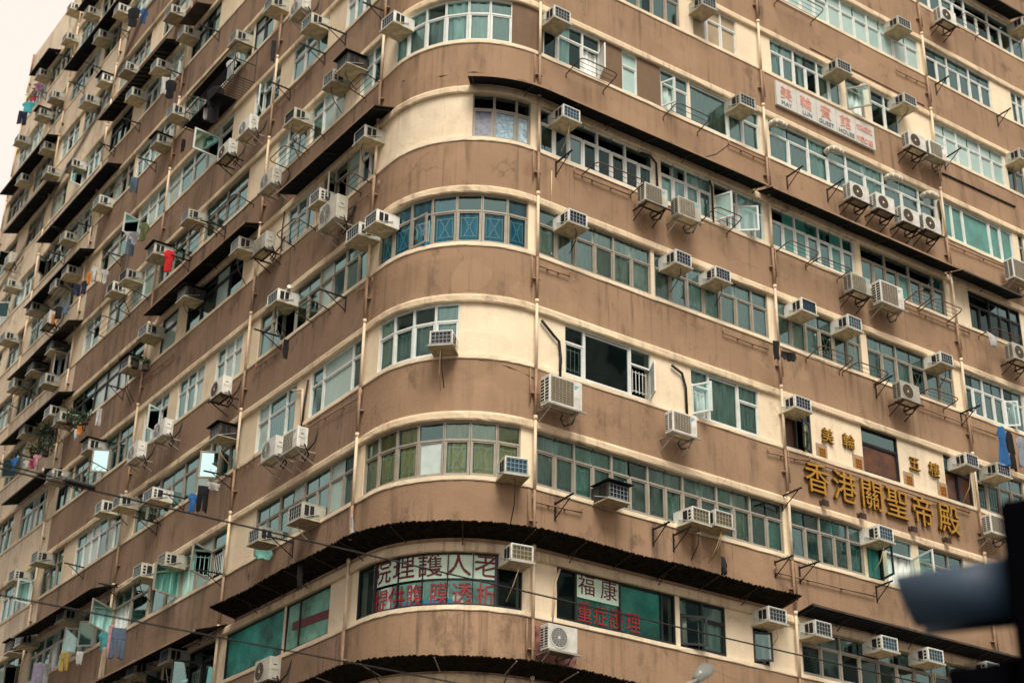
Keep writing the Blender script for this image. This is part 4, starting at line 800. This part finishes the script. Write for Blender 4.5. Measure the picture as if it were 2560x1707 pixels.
# ------------------------------------------------------------------ laundry
OUT = {'shirt': [(-.22, 1), (-.5, .82), (-.42, .58), (-.3, .66), (-.32, 0), (.32, .02), (.3, .66), (.42, .58), (.5, .82), (.22, 1)],
       'trousers': [(-.4, 1), (-.5, .0), (-.12, .02), (-.02, .62), (.06, .02), (.48, .0), (.4, 1)],
       'coat': [(-.2, 1), (-.5, .85), (-.45, .4), (-.35, .45), (-.42, .02), (.38, .0), (.34, .45), (.46, .42), (.5, .85), (.2, 1)],
       'dress': [(-.18, 1), (-.32, .8), (-.2, .6), (-.5, .0), (.5, .03), (.2, .6), (.32, .8), (.18, 1)],
       'towel': [(-.5, 1), (-.48, .0), (.5, .03), (.48, 1)], 'cloth': [(-.45, 1), (-.5, .4), (-.3, .0), (.05, .12), (.35, .0), (.5, .5), (.4, 1)]}
def garment(s, z, kind, colour, w_, h_, label, seed):
    rng = random.Random(seed); pl = OUT[kind]; nx, nz_ = 6, 26; w_ *= .82; h_ *= .85; b = MB()
    ph = rng.uniform(0, 6); A = .045*rng.uniform(.7, 1.4); root_loc = P(s, .6, z)
    # rows across the outline
    def span(t):
        xs = []
        for i in range(len(pl)):
            (x0, z0), (x1, z1) = pl[i], pl[(i+1) % len(pl)]
            if (z0-t)*(z1-t) <= 0 and z0 != z1: xs.append(x0+(x1-x0)*(t-z0)/(z1-z0))
        return sorted(xs)
    def pt(x, t):
        y = A*math.sin(9*x+ph+2*t)*(1.15-t)+A*.5*math.sin(19*x+ph*2)*(1-t*.5)+.03*math.sin(3*t+ph)
        return Vector((x*w_*(.86+.14*t), y, (t-.5)*h_))
    for i in range(nz_):
        t0, t1 = .012+.976*i/nz_, .012+.976*(i+1)/nz_
        a, c = span(t0), span(t1); tm = span((t0+t1)/2)
        if len(a) != len(c) or len(a) != len(tm): a = c = tm
        for j in range(0, len(a)-1, 2):
            for q in range(nx):
                u0, u1 = q/nx, (q+1)/nx
                b.quad(pt(a[j]+(a[j+1]-a[j])*u0, t0), pt(a[j]+(a[j+1]-a[j])*u1, t0), pt(c[j]+(c[j+1]-c[j])*u1, t1), pt(c[j]+(c[j+1]-c[j])*u0, t1), cloth(colour))
    o = b.build(kind if kind != 'cloth' else 'hanging_cloth', None, True); o.location = root_loc; o.rotation_euler = (0, 0, heading(s)+(rng.uniform(.7, 1.5) if s < 0 else rng.uniform(-.4, .4)))
    import bmesh
    bm = bmesh.new(); bm.from_mesh(o.data); bmesh.ops.remove_doubles(bm, verts=bm.verts, dist=.0015); bm.to_mesh(o.data); bm.free()
    sd = o.modifiers.new('thickness', 'SOLIDIFY'); sd.thickness = .012
    tag(o, label, {'cloth': 'cloth'}.get(kind, kind), 'laundry hanging outside'); return o
wh = where(CLOTHES, off=0)
for i, (s, z, kind, colour, w_, h_) in enumerate(CLOTHES):
    garment(s, z, kind, colour, w_, h_, f'{colour} hanging {kind}, laundry {wh[i]}', i)

# ------------------------------------------------------------------ signs and lettering
def glyph(ch, h, depth, m, side=None, bold=0.0):
    c = bpy.data.curves.new('lettering', 'FONT'); c.body = ch; c.size = h; c.extrude = depth; c.offset = bold; c.align_x = 'CENTER'; c.resolution_u = 3
    o = bpy.data.objects.new('lettering', c); COL.objects.link(o)
    dg = bpy.context.evaluated_depsgraph_get(); me = bpy.data.meshes.new_from_object(o.evaluated_get(dg)); bpy.data.objects.remove(o)
    me.materials.clear(); me.materials.append(m)
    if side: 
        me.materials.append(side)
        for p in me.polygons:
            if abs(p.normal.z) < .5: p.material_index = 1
    ys = [v.co.y for v in me.vertices]; cy = (min(ys)+max(ys))/2
    # stand the text up: x along the wall, y up, z out
    for v in me.vertices: v.co = Vector((v.co.x, -v.co.z, v.co.y-cy))
    return me
def letter(ch, s, z, o, h, depth, m, parent, side=None, bold=.0, name='character', sx=1):
    ob = bpy.data.objects.new(name, glyph(ch, h, depth, m, side, bold)); COL.objects.link(ob)
    ob.parent = parent; ob.matrix_parent_inverse = parent.matrix_world.inverted() if False else Matrix.Identity(4)
    p = P(s, o, z)-Vector(parent.location); ob.location = p; ob.rotation_euler = (0, 0, heading(s)); ob.scale = (sx, 1, 1)
    return ob
t = empty('temple_sign', P(15.7, 0, 3.75)); tag(t, 'six large raised gold characters on the brown wall below the temple windows', 'sign')
for c, s, z in GOLD_BIG: letter(c, s, 3.76, .06, .93, .045, GOLD, t, GOLDS, .0)
t = empty('temple_name', P(14.2, 0, 5.15)); tag(t, 'two small raised gold characters on cream wall left of the dark temple window', 'sign', 'small gold lettering')
for c, s, z in GOLD_SMALL[:2]: letter(c, s, z, .02, .46, .035, GOLD, t, GOLDS, .0)
t = empty('temple_storey', P(17.6, 0, 5.17)); tag(t, 'two small raised gold characters on cream wall right of the dark temple window', 'sign', 'small gold lettering')
for c, s, z in GOLD_SMALL[2:]: letter(c, s, z, .02, .46, .035, GOLD, t, GOLDS, .0)
for i, (s, z) in enumerate(PLAQUES):
    t = empty('vent_plaque', P(s, -.03, z), heading(s))
    b = MB(); b.box(-.2, .2, -.02, .0, -.29, .29, STONEF); b.build('surround', t)
    b = MB(); b.box(-.13, .13, -.035, -.015, -.2, .2, ORANGE)
    for q in range(3):
        for r in range(4): b.box(-.1+q*.075, -.05+q*.075, -.045, -.03, -.17+r*.09, -.11+r*.09, GOLDS)
    b.build('grille', t)
    tag(t, f'orange ceramic vent plaque in grey surround, {ORD[i]} from the left below the small gold characters', 'plaque', 'orange plaques on the temple wall')
s0, s1, z0, z1 = 12.7, 16.82, 15.3, 16.14
t = empty('guest_house_sign', P((s0+s1)/2, 0, (z0+z1)/2)); tag(t, 'long white signboard with red characters and MAY LUN GUEST HOUSE lettering', 'sign')
b = MB(); c0 = (s0+s1)/2
b.box(-(s1-s0)/2, (s1-s0)/2, -.10, -.02, -(z1-z0)/2, (z1-z0)/2, BOARDW_SKY); b.build('board', t)
for c, s, z in GUEST_RED: letter(c, s, 15.83, .112, .50, .004, INKR, t)
for c, s, z in GUEST_BLUE: letter(c, s, 15.44, .112, .21, .004, INKB, t, name='lettering')
letter('93368352', 16.37, 15.88, .112, .27, .004, INKR, t, bold=.003, name='lettering', sx=.62); letter('9樓D座', 16.37, 15.47, .112, .25, .004, INKR, t, bold=.003, name='lettering', sx=.85)
for k in range(1, 5):
    b = MB(); x = -(s1-s0)/2+(s1-s0)*k/5; b.box(x-.006, x+.006, -.103, -.1, -(z1-z0)/2, (z1-z0)/2, STEEL); b.build('joint_strip', t)
t = empty('nursing_home_sign', P(1.8, -.15, -.58)); tag(t, 'curved pale green signboard with five maroon characters inside the rounded corner window', 'sign')
b = MB(); loc = Vector(t.location)
b2 = MB(); sweep(b2, .24, 3.36, [(-.088, -.90), (-.088, -.24), (-.095, -.24), (-.095, -.90)], BOARDG)
b2.v = [tuple(Vector(v)-loc) for v in b2.v]; b2.build('board', t)
for c, s, z in CARE_TOP: letter(c, s, -.57, -.080, .60, .004, INKM, t)
t = empty('dialysis_lettering', P(1.8, -.1, -1.25)); tag(t, 'six bright red sticker characters on the rounded corner window under a green board', 'sign')
for c, s, z in CARE_RED: letter(c, s, -1.24, -.088, .54, .003, INKF, t, bold=0, sx=.86)
t = empty('name_board', P(6.1, -.095, -.58)); tag(t, 'white board with two maroon characters in the wide window right of the corner', 'sign')
b = MB(); b.box(-.63, .63, -.02, .02, -.31, .30, BOARDG); b.build('board', t)
for c, s, z in FOOK_TOP: letter(c, s, -.57, -.072, .50, .004, INKM, t)
t = empty('care_lettering', P(6.4, -.1, -1.2)); tag(t, 'four red sticker characters on the wide window right of the corner', 'sign')
for c, s, z in FOOK_RED: letter(c, s, -1.19, -.088, .52, .003, INKF, t, bold=0, sx=.86)
# backing blinds that close off the ground-row shop windows
def blind(s0, s1, z0, z1, m, label, o=-.28):
    b = MB(); sweep(b, s0, s1, [(o, z0), (o, z1), (o-.02, z1), (o-.02, z0)], m); x = b.build('window_blind'); tag(x, label, 'blind'); return x
blind(.2, 3.4, -1.5, -.95, mat('grey_blind', (.46, .60, .54), .8, 0, .5, 2), 'grey green blind behind the red characters in the corner window', -.118)
blind(.9, 2.4, -1.5, -1.36, mat('blue_strip', (.02, .22, .33), .8), 'blue strip along the foot of the rounded corner window', -.112)
blind(5.5, 7.95, -1.5, -.3, mat('green_blind', (.13, .44, .38), .8, 0, .5, 1.5), 'green curtain behind the wide window with red characters', -.12)
blind(-3.7, -1.75, -1.5, -.3, mat('poster_print', (.16, .40, .32), .6, 0, .8, 1.1), 'mint and blue poster filling the window left of the corner', -.085)
blind(-7.0, -4.0, -1.5, -.3, mat('poster_teal', (.03, .30, .26), .6, 0, .8, 1.3), 'teal poster filling the wide window far left of the corner', -.085)
b = MB(); b.box(-.9, .9, -.005, .005, -.1, .1, INKM, lambda p: P(-2.6+p[0], -.075+p[1], -.95+p[2]-p[0]*.05)); x = b.build('poster_banner'); tag(x, 'maroon banner strip across the mint poster left of the corner', 'banner')

# ------------------------------------------------------------------ ducts, cameras, floodlights, plants
for i, (s, z) in enumerate(DUCTS):
    b = MB(); pts = []
    root = empty('exhaust_duct', P(s, .0, z), heading(s))
    pts = [(0.0, .1, 0), (0, -.1, .02), (.04, -.2, .0), (.2, -.24, -.03), (.34, -.22, -.07)] if i < 4 else [(0, .1, 0), (0, -.12, 0), (.02, -.2, -.06)]
    for k in range(len(pts)-1):
        for q in range(4):
            p0 = Vector(pts[k]).lerp(Vector(pts[k+1]), q/4); p1 = Vector(pts[k]).lerp(Vector(pts[k+1]), (q+.55)/4)
            b.tube([p0, p1], .10, DUCT, 10)
    b.build('hose', root, True); b = MB(); b.tube([pts[0], (pts[-1])], .04, DUCT, 6); b.build('core', root)
    tag(root, ['white corrugated exhaust duct above the left part of the balcony window row under the signboard', 'white corrugated exhaust duct right of the first under the signboard', 'white corrugated exhaust duct above the four fan units',
               'white corrugated exhaust duct by the pipe right of the four fan units', 'short pale exhaust elbow above the signboard'][i], 'exhaust duct', 'exhaust ducts')
for i, (s, z) in enumerate(SPOTS+[(-4.9, 8.62)]):
    root = empty('floodlight', P(s, 0, z), heading(s)); b = MB(); b.box(-.08, .08, -.22, -.12, -.07, .09, STEEL if i > 3 else IRON, lambda p: Vector((p[0], p[1], p[2]+p[1]*.4))); b.build('lamp_head', root)
    b = MB(); b.tube([(0, 0, 0), (0, -.15, -.05)], .015, IRON, 5); b.box(-.05, .05, -.015, 0, -.06, .06, IRON); b.build('bracket', root)
    if i == 4:
        b = MB(); b.tube([(.05, -.2, .02), (.3, -.3, .06)], .06, STEEL, 8); b.build('lamp_head', root)
    tag(root, f'small bracket floodlight on brown wall, {ORD[i]} from the left under the big gold characters' if i < 4 else 'twin silver floodlights on the left facade by the fourth window row', 'floodlight', 'floodlights')
for i, (s, z, r) in enumerate(PLANTS):
    r *= .78
    root = empty('potted_plant', P(s, .35, z-.2), heading(s)); rng = random.Random(40+i); b = MB()
    for k in range(int(200*r/.4)):
        u = Vector((rng.gauss(0, 1), rng.gauss(0, 1), rng.gauss(0, 1))); u = u.normalized()*r*(rng.random()**.4); u.x *= 1.1
        a = Vector((rng.gauss(0, 1), rng.gauss(0, 1), rng.gauss(0, 1))).normalized()*.045; c = u.cross(a).normalized()*.03 if u.cross(a).length > 1e-4 else Vector((.03, 0, 0))
        b.add([u-a, u+c, u+a, u-c], [(0, 1, 2, 3)], LEAF)
    b.build('foliage', root)
    b = MB(); b.tube([(0, 0, -r*.5), (.02, 0, 0)], .012, IRON, 5); b.build('stem', root)
    b = MB(); b.tube([(0, 0, -r*.5-.2), (0, 0, -r*.5)], .12, POT, 10); b.build('pot', root)
    tag(root, f'bushy green plant on the left facade ledge, {ORD[i]} in order along the planted sill', 'plant', 'plants on the left facade')

# conduits and loose wires on the walls
for pts, r, m in CONDUITS:
    d = MB(); d.tube([P(s, .0+r, z) for s, z in pts], r, {'k': RUBBER, 'c': PIPEC, 'b': RUSTTUBE}[m], 6); part(d, 'conduit', smooth=True)
b = MB(); b.box(-.55, .55, -.03, .0, -.62, .55, mat('torn_poster', (.22, .10, .08), .8, 0, 1.0, 4)); o = b.build('torn_poster'); o.location = P(4.85, .0, -2.35); o.rotation_euler = (0, 0, heading(4.85)); tag(o, 'torn maroon poster behind the white outdoor unit under the nursing home windows', 'poster')

# ------------------------------------------------------------------ street: ground, wires, lamp, signal, opposite blocks
b = MB(); b.quad((-300, -300, GROUND-.15), (300, -300, GROUND-.15), (300, 300, GROUND-.15), (-300, 300, GROUND-.15), ASPHALT); structure(b.build('ground'))
b = MB(); sweep(b, S_L-20, S_R+20, [(3.2, GROUND-.14), (3.2, GROUND), (-1, GROUND), (-1, GROUND-.14)], PAVE); structure(b.build('pavement'))
b = MB()
for k in range(20): b.box(-8+k*5, -5+k*5, -12.1, -11.95, GROUND-.146, GROUND-.142, MARK)
structure(b.build('road_marking'))
def cable(pts, r, label):
    b = MB(); b.tube(pts, r, RUBBER, 6); o = b.build('overhead_cable', None, True); tag(o, label, 'cable', 'overhead cables'); return o
def cat(x0, x1, y, z, sagd):
    return [(x0+(x1-x0)*i/24, y, z-sagd*(1-(2*i/24-1)**2)) for i in range(25)]
cable(cat(-40, 22, -11, -5.12, .2), .011, 'upper black overhead cable with a splice sleeve at its left end')
cable(cat(-40, 22, -12, -6.80, .17), .009, 'lower thin black overhead cable crossing the bottom left')
b = MB(); b.tube([(-14.16, -11, -5.27), (-14.12, -11, -5.27), (-13.86, -11, -5.28), (-13.82, -11, -5.28)], .032, RUBBER, 8)
for k in range(3): b.tube([(-14.42+k*.11, -11, -5.25), (-14.42+k*.11, -11, -5.20)], .012, STEEL, 6)
b.tube([(-16.5, -11, -5.21), (-14.16, -11, -5.275)], .009, RUBBER, 6)
o = b.build('splice_sleeve', None, True); tag(o, 'thick black splice sleeve on the upper overhead cable at left', 'cable fitting')
b = MB(); b.tube(SLANT, .008, IRON, 6); o = b.build('overhead_cable', None, True); tag(o, 'thin rust coloured cable slanting steeply across the upper left', 'cable', 'overhead cables')
# street lamp
lx, ly, lz = -9.97, -16.7, -7.78
t = empty('street_lamp', (lx-1.2, ly-.6, GROUND)); off = Vector((lx-1.2, ly-.6, GROUND)); tag(t, 'grey street lamp head on a curved arm at the bottom of the picture', 'street lamp')
def rel(*p): return tuple(Vector(p)-off)
b = MB(); b.tube([(0, 0, -.15), (0, 0, 3.6)], .09, LAMPG, 10); b.build('pole', t)
b = MB(); b.tube([(0, 0, 3.6), (.05, .02, 4.2), (.3, .13, 4.75), rel(lx-.38, ly-.20, lz-.24)], .014, STEEL, 8); b.build('arm', t, True)
ax = Vector((.36, .18, .24)).normalized(); sd_ = Vector((-.45, .9, 0)).normalized(); sd_ = (sd_*math.cos(R(38))+ax.cross(sd_)*math.sin(R(38))*(1 if ax.cross(sd_).z > 0 else -1)).normalized(); u_ = ax.cross(sd_)
def lampT(p): return Vector(rel(lx-.24, ly-.12, lz-.14))+ax*p[0]+sd_*p[1]+u_*p[2]
b = MB(); prof = [(-.21, .03, .025), (-.12, .055, .028), (.05, .07, .026), (.17, .06, .02), (.23, .025, .01)]; vs = []
for x, wy, hz in prof:
    for k in range(12):
        a = 2*math.pi*k/12; vs.append(lampT((x, wy*math.cos(a), hz*math.sin(a))))
fs = [(i*12+k, i*12+(k+1) % 12, i*12+12+(k+1) % 12, i*12+12+k) for i in range(4) for k in range(12)]+[tuple(range(12)), tuple(range(48, 60))]
b.add(vs, fs, LAMPG); b.build('lamp_head', t, True)
b = MB(); zsg = -1 if u_.z > 0 else 1; b.box(-.02, .18, -.04, .04, zsg*.018, zsg*.03, LENS, lampT); b.build('lens', t)
b = MB(); b.tube([lampT((-.14, 0, -zsg*.02)), lampT((-.14, 0, -zsg*.06))], .012, CASE_W, 8); b.build('photocell', t)
# traffic signal close to the camera, seen from behind
sp_ = CAM+(rt*(2760-1280)/3939.57-up*(1462-853.5)/3939.57+fw)*5.3; ang = math.atan2(.22, -.27)
t = empty('traffic_signal', (sp_.x, sp_.y, GROUND)); off = Vector(t.location); tag(t, 'black traffic signal with sky-tinted top visor, out of focus in the near right corner', 'traffic signal')
dvec = Vector((-.415, .895, 0)).normalized()        # the way the visors point
side = Vector((-dvec.y, dvec.x, 0)).normalized()
def sigT(p, base): return Vector(base)-off+dvec*p[0]+side*p[1]+Vector((0, 0, p[2]))
q_ = Vector(rt*(2549-1280)/3939.57-up*(1462-853.5)/3939.57+fw); base = CAM+q_*5.2
b = MB(); b.box(-.30, .0, -.20, .20, -1.10, .235, SIGNALK, lambda p: sigT(p, base)); o = b.build('housing', t); bv = o.modifiers.new('bevel', 'BEVEL'); bv.width = .03; bv.segments = 2
for k in range(3):
    c = base+Vector((0, 0, -.02-.34*k)); b = MB(); n = 28; vs = []
    for q in range(n+1):
        a = R(-62)+R(304)*q/n
        ln = (.40 if k == 0 else .26)-.06*(1-math.sin(a))*.5
        for x, r in ((0, .115), (ln, .105), (ln, .098), (0, .108)): vs.append(sigT((x, r*math.cos(a), r*math.sin(a)), c))
    fs = [(4*q+j, 4*q+4+j, 4*q+4+(j+1) % 4, 4*q+(j+1) % 4) for q in range(n) for j in range(4)]
    b.add(vs, fs, VISOR_SKY if k == 0 else SIGNALK); b.build('visor', t, True)  # top visor coloured slate to paint in the sky's sheen, others black
    b = MB(); vs = [sigT((.03, .1*math.cos(2*math.pi*q/20), .1*math.sin(2*math.pi*q/20)), c) for q in range(20)]; b.add(vs, [tuple(range(20))], SIGNALK); b.build('lens', t)
b = MB(); b.tube([(.0, 0, -.15), (0, 0, 2.2)], .057, SIGNALK, 12); b.build('pole', t)
# unseen blocks across both streets, added and sized for glass reflections and facade shade
def block(x0, x1, y0, y1, h, label, faces):
    t = empty('unseen_apartment_block', ((x0+x1)/2, (y0+y1)/2, GROUND-.15)); off = Vector(t.location); tag(t, label, 'building', 'unseen blocks across the street')
    b = MB(); b.box(x0-off.x, x1-off.x, y0-off.y, y1-off.y, 0, h, OPP); b.build('wall', t)
    for ax_, pos, a, c in faces:
        b = MB()
        for f in range(1, int(h/3)-1):
            x = a+1
            while x < c-2:
                z = f*3+.9
                if ax_ == 'y': b.box(x-off.x, x+1.9-off.x, pos-.03-off.y, pos+.03-off.y, z, z+1.4, OPPW)
                else: b.box(pos-.03-off.x, pos+.03-off.x, x-off.y, x+1.9-off.y, z, z+1.4, OPPW)
                x += 3
        b.build('window_row', t)
block(-60, -21.5, 0, 40, 60, 'unseen pale apartment block across the side street, sized for reflections and shade', [('x', -21.5, 0, 40)])
block(-4, 60, -72, -46, 52, 'unseen pale apartment block across the main street, sized for reflections', [('y', -46, -4, 60)])
